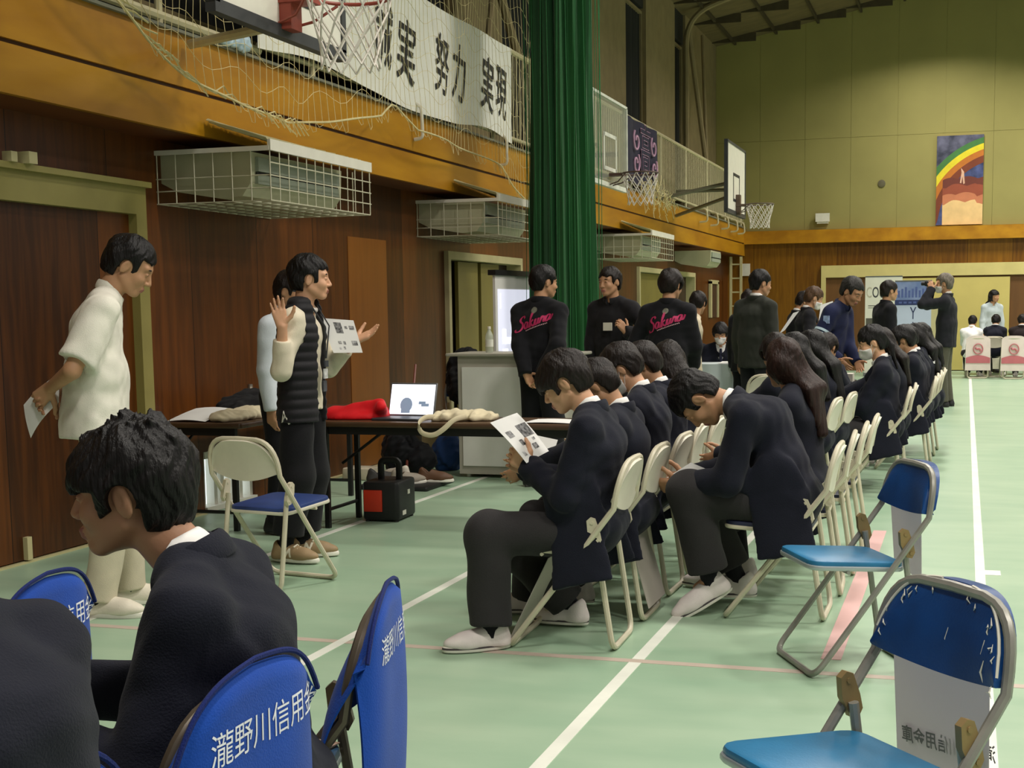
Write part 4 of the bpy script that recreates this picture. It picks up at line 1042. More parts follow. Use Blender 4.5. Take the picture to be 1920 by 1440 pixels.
for i, (z_, c_) in enumerate(((.95, (110, 52, 40)), (.80, (150, 74, 50)), (.62, (196, 120, 84)), (.46, (234, 196, 136)))):
    flat('cloud', lambda u, z_=z_, i=i: ((max(u * W_, .13), 0), (max(u * W_, .13), z_ + .055 * abs(math.sin(u * 7 + i * 1.7)) - .25 * max(0, .35 - u) - .12 * i * (u > .85) * .2)), mat('mural_cloud_%d' % i, c_, .7, 0, .08, 5), .0015 + .0004 * i)
mb = MB(); mb.add([(.50, -.034, 1.18), (.56, -.034, 1.10), (.58, -.034, .86), (.55, -.034, .84), (.53, -.034, 1.0), (.51, -.034, .86), (.48, -.034, .87), (.51, -.034, 1.08)], [(7, 6, 5, 4, 3, 2, 1, 0)])
mb.build('pale_shape', mat('mural_pale', (220, 176, 150), .7), po)
# ------------------------------------------------------------ folding chairs
CH = {}
def chair_shapes(kind):
    if kind in CH: return CH[kind]
    fr, pad, seat, edge = {
        'cream': (mat('chair_cream', (204, 196, 172), .42, .0, .06, 12), mat('chair_back_cream', (214, 208, 190), .5, 0, .05, 9), mat('chair_seat_navy', (30, 36, 62), .5, 0, .1, 9), mat('chair_cream', (0, 0, 0))),
        'grey': (mat('chair_cream', (0, 0, 0)), mat('chair_back_cream', (0, 0, 0)), mat('chair_seat_blue', (40, 62, 118), .45, 0, .12, 9), mat('chair_back_cream', (0, 0, 0))),
        'silver': (mat('chair_silver', (150, 148, 140), .38, .35, .1, 14), mat('chair_vinyl_blue', (12, 66, 128), .38, 0, .22, 7, .08, 160), mat('chair_vinyl_seat', (40, 116, 160), .35, 0, .15, 6, .06, 160), mat('chair_edge_silver', (176, 184, 186), .35, .4, .05)),
        'brown': (mat('chair_bronze', (92, 82, 70), .4, .3, .15, 14), mat('chair_vinyl_blue', (0, 0, 0)), mat('chair_seat_teal', (24, 70, 104), .45, 0, .15, 8), mat('chair_edge_silver', (0, 0, 0))),
    }[kind]
    R = .0125; hw = .215
    m1 = MB(); path = [(-.252, -hw, .60), (.20, -hw, .013), (.20, hw, .013), (-.252, hw, .60)]
    top = [Vector((-.25 - .04 * math.sin(t), hw * (1 if abs(math.cos(t)) > 0 else 0) * math.copysign(abs(math.cos(t)) ** .45, math.cos(t)), .60 + .185 * abs(math.sin(t)) ** .8)) for t in [PI * i / 16 for i in range(17)]]
    loop = rounded([(-.0, -hw, .27), (.20, -hw, .013), (.20, hw, .013), (-.0, hw, .27)], .06, 6)
    # straight uprights bend slightly back at the top arch
    up1 = [Vector((-.0 + (-.25) * k / 5, hw, .27 + .33 * k / 5)) for k in range(1, 5)]
    up2 = [Vector((v.x, -hw, v.z)) for v in reversed(up1)]
    m1.tube(loop + up1 + top + up2, R, 8, closed=True)
    m2 = MB(); m2.tube(rounded([(-.165, -hw + .03, .49), (-.235, -hw + .03, .013), (-.235, hw - .03, .013), (-.165, hw - .03, .49)], .06, 6), R, 8)
    m2.tube([(.06, -hw + .02, .40), (.06, hw - .02, .40)], .008, 6)
    m3, m4 = MB(), MB()
    for s, m_ in ((-1, m3), (1, m4)):
        y = s * (hw - .012); q = [(-.152, .562), (-.136, .548), (-.140, .500), (-.165, .452), (-.186, .448), (-.198, .470), (-.190, .505), (-.170, .556)]
        m_.add([(a, y - .010, b) for a, b in q] + [(a, y + .010, b) for a, b in q], [tuple(range(8)), tuple(reversed(range(8, 16)))] + [(k, k + 8, (k + 1) % 8 + 8, (k + 1) % 8) for k in range(8)])
        for a, b in ((-.158, .540), (-.182, .468)): m_.lathe([(.007, -.013), (.007, .013)], (0, 0, 0), 8, Matrix.Translation((a, y, b)) @ Matrix.Rotation(PI / 2, 4, 'X'))
    sm = MB(); sm.rbox((-.175, -.188, .402), (.205, .188, .432), .05)
    for i, v in enumerate(sm.v): sm.v[i] = (v[0], v[1], v[2] + .018 * (v[0] + .1) / .3)
    em = MB(); em.rbox((-.178, -.193, .395), (.210, .193, .414), .05)
    for i, v in enumerate(em.v): em.v[i] = (v[0], v[1], v[2] + .018 * (v[0] + .1) / .3)
    bk = MB()
    def bp(u, v):
        y = (u * 2 - 1) * .205; q = abs(u * 2 - 1); zt = .60 + (.198 if kind == 'silver' else .175) * (max(0, 1 - q ** 3.2)) ** .5; zb = .615 - (.045 if kind in ('cream', 'grey') else .015) * (1 - q * q) * 1.0
        z = zb + (max(zt, zb + .02) - zb) * v; return (-.25 + (.024 if kind == 'silver' else 0) - .045 * (z - .6) / .17 - .018 * (1 - q * q) + .008 * math.sin(v * PI), y, z)
    bk.sheet(bp, 32, 10, .046 if kind == 'silver' else .014, (-1, 0, -.12) if kind == 'silver' else None)
    bk_m = mat('bracket_brass', (150, 126, 84), .5, .3) if kind == 'silver' else fr
    CH[kind] = [(n, b, m) for n, b, m in (('frame', m1, fr), ('rear_leg', m2, fr), ('bracket', m3, bk_m), ('bracket', m4, bk_m), ('seat', sm, seat), ('seat_rim', em, edge), ('backrest', bk, pad))]
    return CH[kind]
PROTO = {}
def chair(x, y, yaw, label, kind='cream', group=None, z=0):
    if kind not in PROTO:
        t = empty('folding_chair', (x, y, z), yaw, label, 'chair', group); PROTO[kind] = t
        for n, b, m in chair_shapes(kind): b.build(n, m, t)
        return t
    t = PROTO[kind].copy(); COL.objects.link(t)
    for ch in list(PROTO[kind].children):
        if ch.name.split('.')[0] in ('frame', 'rear_leg', 'bracket', 'seat', 'seat_rim', 'backrest'): c = ch.copy(); COL.objects.link(c); c.parent = t
    t.location = (x, y, z); t.rotation_euler = (0, 0, math.radians(yaw)); t['label'] = label
    if group: t['group'] = group
    elif 'group' in t: del t['group']
    return t
GC = 'cream folding chairs of the seated pupils'
# empty chairs
chair(-3.38, 6.13, 80, 'empty cream folding chair with blue seat in front of the vest wearer', 'grey')
chair(-.44, 5.27, 207, 'empty blue padded folding chair behind the bent-over pupil', 'silver')
nc = chair(-.235, 2.83, 221, 'nearest empty blue folding chair with frayed white edging, at the lower right corner', 'silver')
mb = MB(); r1 = random.Random(3)
for i in range(26):
    q = r1.uniform(-1, 1); 
    if abs(q) < .25: continue
    zt = .60 + .198 * (1 - abs(q) ** 3.2) ** .5 - r1.uniform(.0, .03)
    y = q * .200; x = -.25 - .045 * (zt - .6) / .17 - .018 * (1 - q * q) + .030
    l = r1.uniform(.005, .03); mb.tube([(x, y, zt), (x + .006, y + r1.uniform(-.01, .01), zt - l * .5), (x + .003, y + r1.uniform(-.012, .012), zt - l)], [.0006, .0020, .0006], 5)
for q, zz, l in ((.1, .70, .05), (.72, .70, .06), (.78, .66, .05)):
    x = -.25 - .045 * (zz - .6) / .17 - .018 * (1 - q * q) + .032; mb.tube([(x, q * .2, zz), (x + .004, q * .2 - .004, zz - l * .5), (x + .004, q * .2 + .006, zz - l)], [.0008, .003, .0008], 5)
o = mb.build('frayed_thread', white_m, nc); o['kind'] = 'stuff'
for qa, qb in ((-.97, -.62), (-.50, -.18), (.30, .99)):
    P_ = []; mb = MB()
    for i in range(15):
        q = qa + (qb - qa) * i / 14; zt = .60 + .198 * (max(0, 1 - abs(q) ** 3.2)) ** .5
        P_.append((-.25 + .026 - .045 * (zt - .6) / .17 - .018 * (1 - q * q), q * .205, zt))
    mb.tube(P_, .0035, 6); mb.build('piping', white_m, nc)
# grey translucent cloth signs hung behind two of the chairs
def sign_mat():
    if 'sign_cloth_grey' in MATS: return MATS['sign_cloth_grey']
    m = mat('sign_cloth_grey', (206, 202, 206), .85, 0, .04, 4); N, L = m.node_tree.nodes, m.node_tree.links
    tr = N.new('ShaderNodeBsdfTranslucent'); tr.inputs[0].default_value = (*lin((214, 210, 214)), 1); mx = N.new('ShaderNodeMixShader'); mx.inputs[0].default_value = .55
    P = N['Principled BSDF']; O = [n for n in N if n.type == 'OUTPUT_MATERIAL'][0]
    L.new(P.outputs[0], mx.inputs[1]); L.new(tr.outputs[0], mx.inputs[2]); L.new(mx.outputs[0], O.inputs['Surface']); return m
def hung_sign(x, y, yaw, label, txt=None, low=.22, w=.33, yo=0):
    t = empty('chair_sign', (x, y, 0), yaw, label, 'sign')
    mb = MB(); mb.sheet(lambda u, v: (-.315 - .012 * math.sin(u * 4 + 1) * (1 - v) + .02 * v, yo + (u - .5) * w, low + v * (.72 - low)), 12, 12, .0015); mb.build('cloth', sign_mat(), t)
    if txt:
        for dx in (-.008, .012): writing('lettering', txt, .042, (-.318 + dx, yo + .01, low + .19), (0, -1, -.10), (0, 0, 1), mat('sign_text_grey', (124, 122, 128), .8), t, off=.0008)
hung_sign(-.235, 2.83, 221, 'grey cloth sign with faint reversed characters hung behind the nearest blue chair', '滝野川信用金庫', yo=-.05)
hung_sign(-.44, 5.27, 207, 'plain grey cloth sign hung behind the empty blue chair in the middle', None, .33, .30, -.10)

# pupils' chairs in rows, facing the speaker
rowA = [(-1.60, 5.37), (-1.60, 5.91), (-1.60, 6.46), (-1.62, 7.00), (-1.62, 7.54)]
rowB = [(-.82, 6.10), (-.80, 6.64), (-.78, 7.18), (-.76, 7.72)]
nA = ['under the pupil reading a sheet', 'second in the front row, beside the sheet reader', 'under the masked boy in the front row', 'fourth along the front row', 'far end of the front row']
nB = ['under the bent-over pupil', 'next beyond the bent-over pupil, under the long-haired girl', 'third along the second row', 'grey-seated one at the far end of the second row']
for (x, y), n in zip(rowA, nA): chair(x, y, 180 + (x * 7 + y * 5) % 4 - 2, 'cream folding chair ' + n, 'cream', GC)
for (x, y), n in zip(rowB, nB): chair(x, y, 181 + (x * 7 + y * 5) % 4 - 2, 'cream folding chair ' + n, 'cream', GC)
rowC = [(-.68, 10.35), (-.66, 10.90), (-.53, 11.95), (-.52, 12.5), (-.50, 13.05), (-.48, 13.6)]
nC = ['under the masked girl with tied hair', 'beside the masked girl with tied hair', 'nearest one in the group before the photographer', 'second one in the group before the photographer', 'third one in the group before the photographer', 'fourth one in the group before the photographer']
for (x, y), n in zip(rowC, nC): chair(x, y, 182, 'cream folding chair ' + n, 'cream', GC)
rowD = [(-1.18, 8.55), (-1.10, 9.15), (-1.05, 9.75)]
for (x, y), n in zip(rowD, ['nearest', 'middle', 'farthest']): chair(x, y, 175, 'cream folding chair, %s of three under the long-haired girls' % n, 'cream', GC)
chair(-1.75, 12.55, 100, 'empty dark-backed folding chair before the white cloth table', 'grey')
for sg_y, sg_x, lab, yo in ((5.91, -1.60, 'plain grey card sign hung under the second front-row chair', .0), (5.37, -1.60, 'plain grey card sign leaning by the sheet reader’s shoe', .0)): 
    t = empty('chair_sign', (sg_x, sg_y, 0), 180, lab.replace('’', "'"), 'sign'); x0 = -.262 if yo == 0 and sg_y > 5.6 else .262
    mb = MB(); mb.sheet((lambda u, v: (x0 + .10 * v, -.19 + u * .34, .06 + .36 * v)) if x0 < 0 else (lambda u, v: (.18 - .18 * v + .04, -.16 + u * .3, .015 + .36 * v)), 6, 6, .003); mb.build('card', mat('sign_card', (176, 168, 158), .8, 0, .05, 5), t)

# covered chairs at the lower left
cover_m = fabric('cover_blue', (10, 66, 160), .75, .10, .2, .1); cover_in = fabric('cover_blue_dark', (12, 30, 92), .8)
ltr = mat('cover_lettering', (226, 228, 236), .7)
def covered(x, y, yaw, label, txt='瀧野川信用金庫'):
    t = chair(x, y, yaw, label, 'brown', 'blue-covered folding chairs')
    def halfw(z): return .232 if z < .66 else .232 * (max(0, 1 - ((z - .66) / .165) ** 2.6)) ** .5
    def prof(v):
        # rear apron from low to high, over the top, down the front flap
        if v < .7: k = v / .7; z = .27 + (.815 - .27) * k; return -.305 - .012 * math.sin(k * 3), z
        k = (v - .7) / .3; z = .815 - .20 * k; return -.293 + .058 * math.sin(k * PI * .5) + .035 * k, z
    def sh(u, v):
        px, z = prof(v); w = .232 * (1 - .10 * max(0, .6 - z)); q = u * 2 - 1
        zt = .825 - .10 * abs(q) ** 4 - .015 * abs(q); z2 = min(z, zt + (z - .815) * .0) if z > .60 else z
        if v < .7: z2 = .27 + (zt - .27) * (v / .7)
        else: z2 = zt - .185 * (v - .7) / .3
        bend = .030 * abs(q) ** 5
        return (px + (bend if v < .7 else -bend * .2) - .018 * (1 - q * q) + (.004 * math.sin(9 * u + 5 * v)), q * w, z2)
    mb = MB(); mb.sheet(sh, 30, 34, .005); co = mb.build('fabric_cover', cover_m, t, smooth_angle=80)
    mb = MB(); mb.tube([Vector(sh(i / 30, .7)) + Vector((-.004, 0, .006)) for i in range(31)], .005, 6); mb.build('seam_piping', cover_in, co)
    bv = BVHTree.FromPolygons([v.co for v in co.data.vertices], [p.vertices[:] for p in co.data.polygons])
    me = text_mesh(txt, .060, frame((-.6, -.045, .715), (0, -1, 0), (0, 0, 1)), off=.0, fontspace=.98, shear=.12); on_surface(me, bv, (1, 0, 0), .0015); me.materials.append(ltr); link('lettering', me, co)
    return t
covered(-1.43, 1.93, 180, 'blue-covered folding chair under the foreground pupil in profile')
covered(-1.46, 2.47, 196, 'empty blue-covered folding chair seen from the side, third from the left edge')
covered(-2.25, 2.42, 190, 'empty blue-covered folding chair beyond the back cropped at the left edge')
covered(-1.44, 1.37, 179, 'blue-covered folding chair at the bottom left corner under the cropped pupil')
# leaflets on the seat of the empty covered chair
for i, (dx, dy, rz, c, lab) in enumerate(((.05, -.03, 12, (224, 214, 180), 'pale leaflet with yellow print on the empty covered chair seat'), (.0, .06, -9, (214, 150, 110), 'orange leaflet half under the pale one on the covered chair seat'))):
    M = Matrix.Translation((-1.46 + dx, 2.47 + dy, .4335 + .004 * (1 - i))) @ Matrix.Rotation(math.radians(rz), 4, 'Z')
    mb = MB(); mb.box((-.105, -.148, 0), (.105, .148, .003)); o = mb.build('leaflet', mat('leaflet_%d' % i, c, .6, 0, .5, 9, rgb2=(240, 226, 120) if i == 0 else (230, 220, 210))); o.matrix_world = M; tag(o, lab, 'leaflet')
# pink-white covered chairs far away
pinkc = mat('cover_pink', (226, 190, 190), .8, 0, .06, 6); pinkd = mat('cover_pink_dark', (196, 110, 118), .8, 0, .06, 6)
def far_covered(x, y, label):
    t = chair(x, y, 92, label, 'cream', 'pink and white covered chairs by the end wall')
    mb = MB(); mb.sheet(lambda u, v: (-.30 - .01 * math.sin(v * 3), (u - .5) * (.47 - .03 * v), .16 + v * (.66 - .06 * abs(u * 2 - 1) ** 4)), 10, 10, .006); mb.sheet(lambda u, v: (-.30 + .08 * v, (u - .5) * .44, .82 - .06 * abs(u * 2 - 1) ** 4 - .2 * v), 10, 4, .006); co = mb.build('fabric_cover', mat('cover_white_pink', (230, 214, 208), .8, 0, .05, 5), t)
    mb = MB(); mb.sheet(lambda u, v: (-.318, (u - .5) * .44, .30 + v * (.10 + .05 * math.sin(u * PI))), 12, 3, .004); mb.build('pink_band', pinkd, co)
    mb = MB(); mb.tube([(-.325, .085 * math.cos(a), .57 + .095 * math.sin(a)) for a in [i / 20 * 2 * PI for i in range(20)]], .010, 6, closed=True); mb.tube([(-.325, -.05 + .1 * k / 6, .53 + .02 * math.sin(k) + .012 * k) for k in range(7)], .016, 6); mb.build('emblem', pinkd, co)
far_covered(.22, 27.0, 'left one of the two pink and white covered chairs by the end wall')
far_covered(.86, 26.8, 'right one of the two pink and white covered chairs by the end wall')

# ------------------------------------------------------------ tables and what lies on them
top_m = mat('table_top_brown', (74, 52, 32), .4, 0, .15, 4, stretch=(1, 5, 1)); leg_m = mat('table_leg_black', (20, 19, 18), .45, .2)
def table(x0, x1, y0, y1, label, z=.70, along='x', tm=None):
    t = empty('folding_table', ((x0 + x1) / 2, (y0 + y1) / 2, 0), 0, label, 'table'); a, b = (x1 - x0) / 2, (y1 - y0) / 2
    mb = MB(); mb.rbox((-a, -b, z - .035), (a, b, z), .02); mb.build('tabletop', tm or top_m, t)
    mb = MB(); mb.box((-a + .06, -b + .04, z - .085), (a - .06, -b + .06, z - .035)); mb.box((-a + .06, b - .06, z - .085), (a - .06, b - .04, z - .035)); mb.build('apron', leg_m, t)
    for sx in (-1, 1):
        for sy in (-1, 1):
            px, py = sx * (a - .07), sy * (b - .03)
            mb = MB(); mb.box((px - .016, py - .016, 0), (px + .016, py + .016, z - .035)); mb.build('leg', leg_m, t)
        mb = MB()
        if along == 'x': mb.tube([(sx * (a - .07), -b + .03, .12), (sx * (a - .07), b - .03, .12)], .012, 6); mb.build('stretcher', leg_m, t); mb = MB(); mb.tube([(sx * (a - .07), 0, z - .30), (sx * (a - .42), 0, z - .05)], .010, 6)
        else: mb.tube([(-a + .07, sx * (b - .03), .12), (a - .07, sx * (b - .03), .12)], .012, 6); mb.build('stretcher', leg_m, t); mb = MB(); mb.tube([(-a + .05, sx * (b - .05), z - .26), (-a + .05, sx * (b - .42), z - .05)], .010, 6)
        mb.build('brace', leg_m, t)
    return t
table(-4.03, -2.23, 7.80, 8.32, 'long brown folding table with the laptop, red cloth and cream bag')
table(-5.02, -4.42, 7.56, 9.30, 'brown folding table against the left wall under the dark clothes', along='y')
# laptop
t = empty('laptop', (-3.50, 8.02, .70), -4, 'open silver laptop showing a white slide on the brown table', 'laptop')
mb = MB(); mb.rbox((-.17, -.12, 0), (.17, .12, .016), .012); mb.build('keyboard_base', mat('laptop_grey', (70, 72, 76), .4, .5), t)
mb = MB(); mb.rbox((-.17, -.006, 0), (.17, .006, .225), .005); l = mb.build('screen_lid', mat('laptop_lid', (120, 122, 124), .4, .5), t); l.location = (0, .12, .012); l.rotation_euler = (math.radians(-16), 0, 0)
mb = MB(); mb.box((-.16, -.0085, .012), (.16, -.0070, .213)); mb.build('display', emis('slide_white', (236, 240, 250), 1.5), l)
mb = MB(); gm = emis('slide_grey', (120, 136, 156), .8); mb.lathe([(.045, 0), (.045, .002)], (-.04, -.0095, .075), 14); 
mb = MB(); mb.add([(-.04 + .045 * math.cos(q), -.0095, .075 + .05 * math.sin(q)) for q in [i / 14 * 2 * PI for i in range(14)]], [tuple(range(14))]); mb.box((-.075, -.0098, .01 + .01), (-.01, -.009, .05)); mb.box((.05, -.0098, .08), (.10, -.009, .10)); mb.box((.07, -.0098, .065), (.125, -.009, .085)); mb.build('slide_picture', gm, l)
# soft things: built as solid crumpled forms
def soft(name, prims, m, label, cat, amp=.008, f=18, h=.009, cutz=None, seed=3, parent=None):
    lo = np.min([p.lo for p, k in prims], 0) - .05; hi = np.max([p.hi for p, k in prims], 0) + .05
    F = Field(lo, hi, h)
    for p, k in prims: F.add(p, k)
    F.displace(wrinkle(seed, amp, f)); F.displace(wrinkle(seed + 7, amp * .5, f * 2.3))
    if cutz is not None: F.allsub(lambda X, Y, Z: Z - cutz + 0 * X + 0 * Y)
    o = link(name, F.mesh(name, [m]), parent)
    return tag(o, label, cat) if parent is None else o
soft('red_cloth_bundle', [(Ell((-3.88, 8.08, .71), (.24, .17, .07)), 0), (Cone((-3.72, 8.2, .72), (-3.64, 7.98, .79), .05, .035), .06), (Cone((-3.98, 8.0, .72), (-3.7, 8.05, .80), .04, .03), .06)], fabric('red', (206, 20, 28), .6, .12, .15), 'bright red cloth heaped on the brown table beside the laptop', 'cloth', .006, 12, cutz=.7005)
o = soft('tote_bag', [(Ell((-3.06, 8.05, .72), (.20, .13, .045)), 0), (Ell((-3.2, 8.0, .72), (.09, .10, .04)), .04)], fabric('canvas', (216, 204, 172), .85, .06, .2), 'cream canvas tote bag lying flat on the brown table right of the laptop', 'bag', .010, 20, cutz=.7005)
mb = MB(); mb.tube(rounded([(-3.22, 7.93, .73), (-3.27, 7.84, .735), (-3.29, 7.77, .70), (-3.27, 7.765, .64), (-3.19, 7.765, .62), (-3.12, 7.77, .66), (-3.06, 7.80, .725), (-3.02, 7.92, .735)], .06), .016, 8, up=(0, 0, 1), ry=.004); mb.build('handle', MATS['fabric_canvas'], o)
soft('dark_clothes', [(Ell((-4.80, 8.35, .73), (.17, .36, .13)), 0), (Ell((-4.72, 8.85, .72), (.2, .26, .12)), .05)], fabric('dark_coat', (22, 22, 24), .8), 'pile of black coats on the table against the left wall', 'clothes', .014, 13, cutz=.7005)
o = soft('tote_bag', [(Ell((-4.62, 7.86, .725), (.13, .26, .045)), 0), (Ell((-4.60, 8.02, .73), (.10, .14, .05)), .04)], MATS['fabric_canvas'], 'cream canvas bag folded at the near end of the wall table', 'bag', .009, 20, cutz=.7005, seed=12)
def sheet_of_paper(label, corners, m=None, curl=0, prints=(), cat='paper', name='paper_sheet'):
    # corners: lower-left, lower-right, upper-right, upper-left as read
    a, b, c, d = [Vector(p) for p in corners]; n = (b - a).cross(d - a).normalized()
    P = lambda u, v: (a * (1 - u) + b * u) * (1 - v) + (d * (1 - u) + c * u) * v + n * (curl * math.sin(u * PI) + curl * .4 * math.sin(v * 3))
    mb = MB(); mb.sheet(P, 10, 10, .0012); o = mb.build(name, m or mat('paper_white', (236, 236, 232), .7, 0, .02, 4)); tag(o, label, cat)
    for (u0, v0, u1, v1, g) in prints:
        mb = MB(); mb.sheet(lambda u, v: Vector(P(u0 + (u1 - u0) * u, v0 + (v1 - v0) * v)) + n * .0018, 4, 4, .0004); mb.build('printed_picture', mat('print_%d' % g, (g, g, g + 2), .8, 0, .6, 60, rgb2=(min(255, g + 90),) * 3), o)
        if u1 - u0 < .9: pass
    return o
sheet_of_paper('white sheets on the wall table behind the white-shirted man', [(-4.98, 7.60, .705), (-4.70, 7.60, .705), (-4.72, 7.98, .76), (-5.0, 7.98, .76)], curl=.01)
sheet_of_paper('white papers at the right end of the brown table', [(-2.62, 7.86, .704), (-2.32, 7.86, .704), (-2.34, 8.08, .708), (-2.60, 8.1, .708)], curl=.004)
mb = MB(); mb.lathe([(.03, 0), (.032, .02), (.032, .14), (.02, .16), (.018, .19), (0, .19)], n=14); o = mb.build('thermos', mat('thermos_steel', (150, 140, 124), .3, .7), loc=(-4.95, 8.62, .70)); tag(o, 'small steel flask standing behind the black coats', 'flask')

soft('plastic_bag', [(Ell((-4.70, 8.25, 3.21), (.03, .10, .07)), 0), (Ell((-4.71, 8.05, 3.19), (.03, .12, .04)), .03)], mat('plastic_pale_blue', (176, 200, 214), .4, 0, .2, 12), 'crumpled pale blue plastic bag on the gallery ledge left of the white banner', 'plastic bag', .006, 30, h=.006, seed=77)
# power station, backpack, shoes, boxes
t = empty('power_station', (-3.735, 8.30, 0), 3, 'black portable power station with an orange-red front and tall handle on the floor', 'power station')
mb = MB(); mb.rbox((-.13, -.17, .01), (.13, .17, .27), .03); b = mb.build('case', black_m, t)
mb = MB(); mb.rbox((-.115, -.182, .07), (.015, -.165, .215), .006); mb.build('front_panel', mat('panel_red', (206, 52, 22), .5, 0, .06, 9), b)
mb = MB(); mb.box((.128, -.10, .04), (.134, -.04, .07)); mb.box((.128, .0, .17), (.134, .04, .20)); mb.build('sticker', white_m, b)
mb = MB(); mb.tube(rounded([(-.055, 0, .26), (-.055, 0, .40), (.075, 0, .40), (.075, 0, .26)], .04), .018, 8, up=(0, 1, 0), ry=.024); mb.build('handle', black_m, t)
for i, (a, b2) in enumerate(((-.1, -.14), (.1, -.14), (-.1, .14), (.1, .14))):
    mb = MB(); mb.lathe([(.018, 0), (.018, .012)], (a, b2, 0), 8); mb.build('foot', black_m, t)
bp = soft('backpack', [(Ell((-4.66, 10.62, .20), (.17, .15, .22)), 0), (Ell((-4.47, 10.60, .13), (.14, .14, .14)), .06)], fabric('backpack_black', (20, 21, 25), .6), 'black backpack slumped on the floor by the wall, seen beneath the brown table', 'backpack', .012, 14, cutz=.001)
mb = MB(); mb.tube(rounded([(-4.66, 10.52, .40), (-4.62, 10.47, .47), (-4.53, 10.48, .44), (-4.48, 10.50, .30)], .05), .018, 8, ry=.006, up=(0, 0, 1)); mb.build('strap', MATS['fabric_backpack_black'], bp)
soft('blue_bag', [(Ell((-4.36, 10.95, .15), (.14, .12, .18)), 0)], fabric('bag_blue', (38, 68, 118), .7), 'blue bag standing on the floor right of the backpack', 'bag', .012, 14, cutz=.001)
mb = MB(); mb.rbox((-4.60, 9.6, 0), (-4.0, 10.2, .035), .02); o = mb.build('shoe_tray', mat('tray_black', (18, 18, 18), .6)); tag(o, 'flat black tray of shoes on the floor behind the table', 'tray')
for i, (x, y, a, k, lab) in enumerate(((-4.50, 9.78, 20, ('trainer_dark', (60, 58, 56)), 'dark shoe at the left of the black tray'), (-4.28, 9.74, 35, ('trainer_grey', (150, 140, 126)), 'grey shoe in the middle of the black tray'), (-4.12, 9.92, 10, ('trainer_brown', (96, 66, 44)), 'brown shoe at the right of the black tray'), (-4.40, 10.02, 160, ('trainer_pale', (196, 188, 172)), 'pale shoe at the back of the black tray'))):
    s = shoe_mesh(*k); o = link('shoe', s[0]); o.location = (x, y, .036); o.rotation_euler = (0, 0, math.radians(a)); tag(o, lab, 'shoe'); link('sole', s[1], o)
mb = MB(); mb.rbox((-.22, -.14, 0), (.22, .14, .10), .03); o = mb.build('shoe_bag', mat('bag_pale', (190, 180, 158), .8, 0, .15, 9, .3, 30), loc=(-4.86, 10.25, 0)); o.scale = (.6, .8, 1); tag(o, 'pale bundle on the floor right of the shoe tray', 'bag')
mb = MB(); mb.box((-.3, -.18, 0), (.3, .18, .34)); o = mb.build('cardboard_box', mat('carton', (150, 132, 96), .8, 0, .08, 6), loc=(-4.75, 12.2, 0)); tag(o, 'low cardboard box on the floor against the wall behind the blue bag', 'box')

# lectern, bottle, screen, chair with coat
t = empty('lectern', (-3.62, 10.78, 0), 0, 'grey and white lectern stand with a bottle on top', 'lectern')
mb = MB(); mb.box((-.46, -.26, .03), (.46, .26, 1.02)); mb.build('body', mat('lectern_grey', (176, 172, 158), .5, 0, .05, 4), t)
mb = MB(); mb.box((-.42, -.275, .10), (.42, -.258, .93)); mb.build('front_panel', mat('lectern_white', (232, 232, 224), .55, 0, .05, 3), t)
mb = MB(); mb.rbox((-.56, -.30, 1.02), (.56, .30, 1.045), .02); mb.build('top', mat('lectern_grey', (0, 0, 0)), t)
for sx in (-1, 1):
    for sy in (-1, 1): mb = MB(); mb.lathe([(.02, 0), (.02, .035)], (sx * .4, sy * .2, 0), 8); mb.build('caster', white_m, t)
t = empty('water_bottle', (-3.86, 10.70, 1.0455), 0, 'clear plastic water bottle standing on the lectern', 'bottle')
mb = MB(); mb.lathe([(.030, 0), (.034, .01), (.034, .13), (.032, .15), (.014, .185), (.013, .20)], n=18); mb.build('bottle', mat('clear_pet', (206, 214, 198), .1, 0, .02, alpha=.55), t)
mb = MB(); mb.lathe([(.0145, .198), (.0145, .218), (.012, .22)], n=14); mb.build('cap', white_m, t)
mb = MB(); mb.lathe([(.0345, .05), (.0345, .11)], n=18); mb.build('label', mat('bottle_label', (220, 222, 208), .6), t)
t = empty('projection_screen', (-4.29, 12.0, 0), 84, 'roll-up projection screen with a lit slide behind the lectern', 'screen')
mb = MB(); mb.box((0, -.03, .55), (1.25, -.005, 1.74)); sc_ = mb.build('screen_sheet', mat('screen_white', (226, 224, 218), .8, 0, .02), t)
mb = MB(); mb.box((-.03, -.05, 1.73), (1.28, .03, 1.78)); mb.build('top_case', black_m, t)
mb = MB(); mb.box((.05, -.033, .82), (1.2, -.031, 1.60)); mb.build('projected_slide', emis('slide_pale', (216, 218, 236), .75), sc_)
mb = MB()
for a, b, c, d in ((.10, 1.42, .115, 1.56), (.50, 1.38, .58, 1.47), (.66, 1.38, .74, 1.47), (.14, 1.08, .22, 1.22), (.2, 1.08, .36, 1.14), (.14, .98, .26, 1.03), (.45, 1.05, .62, 1.08)): mb.box((a, -.036, b), (c, -.034, d))
mb.build('slide_shapes', emis('slide_bright', (244, 246, 255), 1.2), sc_)
mb = MB(); mb.box((.06, -.037, .60), (.42, -.033, .95)); pn = mb.build('dark_panel', black_m, sc_)
mb = MB(); mb.box((.10, -.040, .83), (.22, -.038, .86)); mb.box((.10, -.040, .80), (.12, -.038, .86)); mb.box((.10, -.040, .75), (.24, -.038, .765)); mb.build('panel_mark', mat('mark_grey', (150, 152, 156), .6), pn)
mb = MB(); mb.tube([(.6, 0, .02), (.6, 0, 1.74)], .015, 8); mb.box((.2, -.2, 0), (1.0, .2, .025)); mb.build('stand', black_m, t)
chair(-4.30, 11.45, -60, 'blue folding chair against the wall draped with a black coat', 'silver')
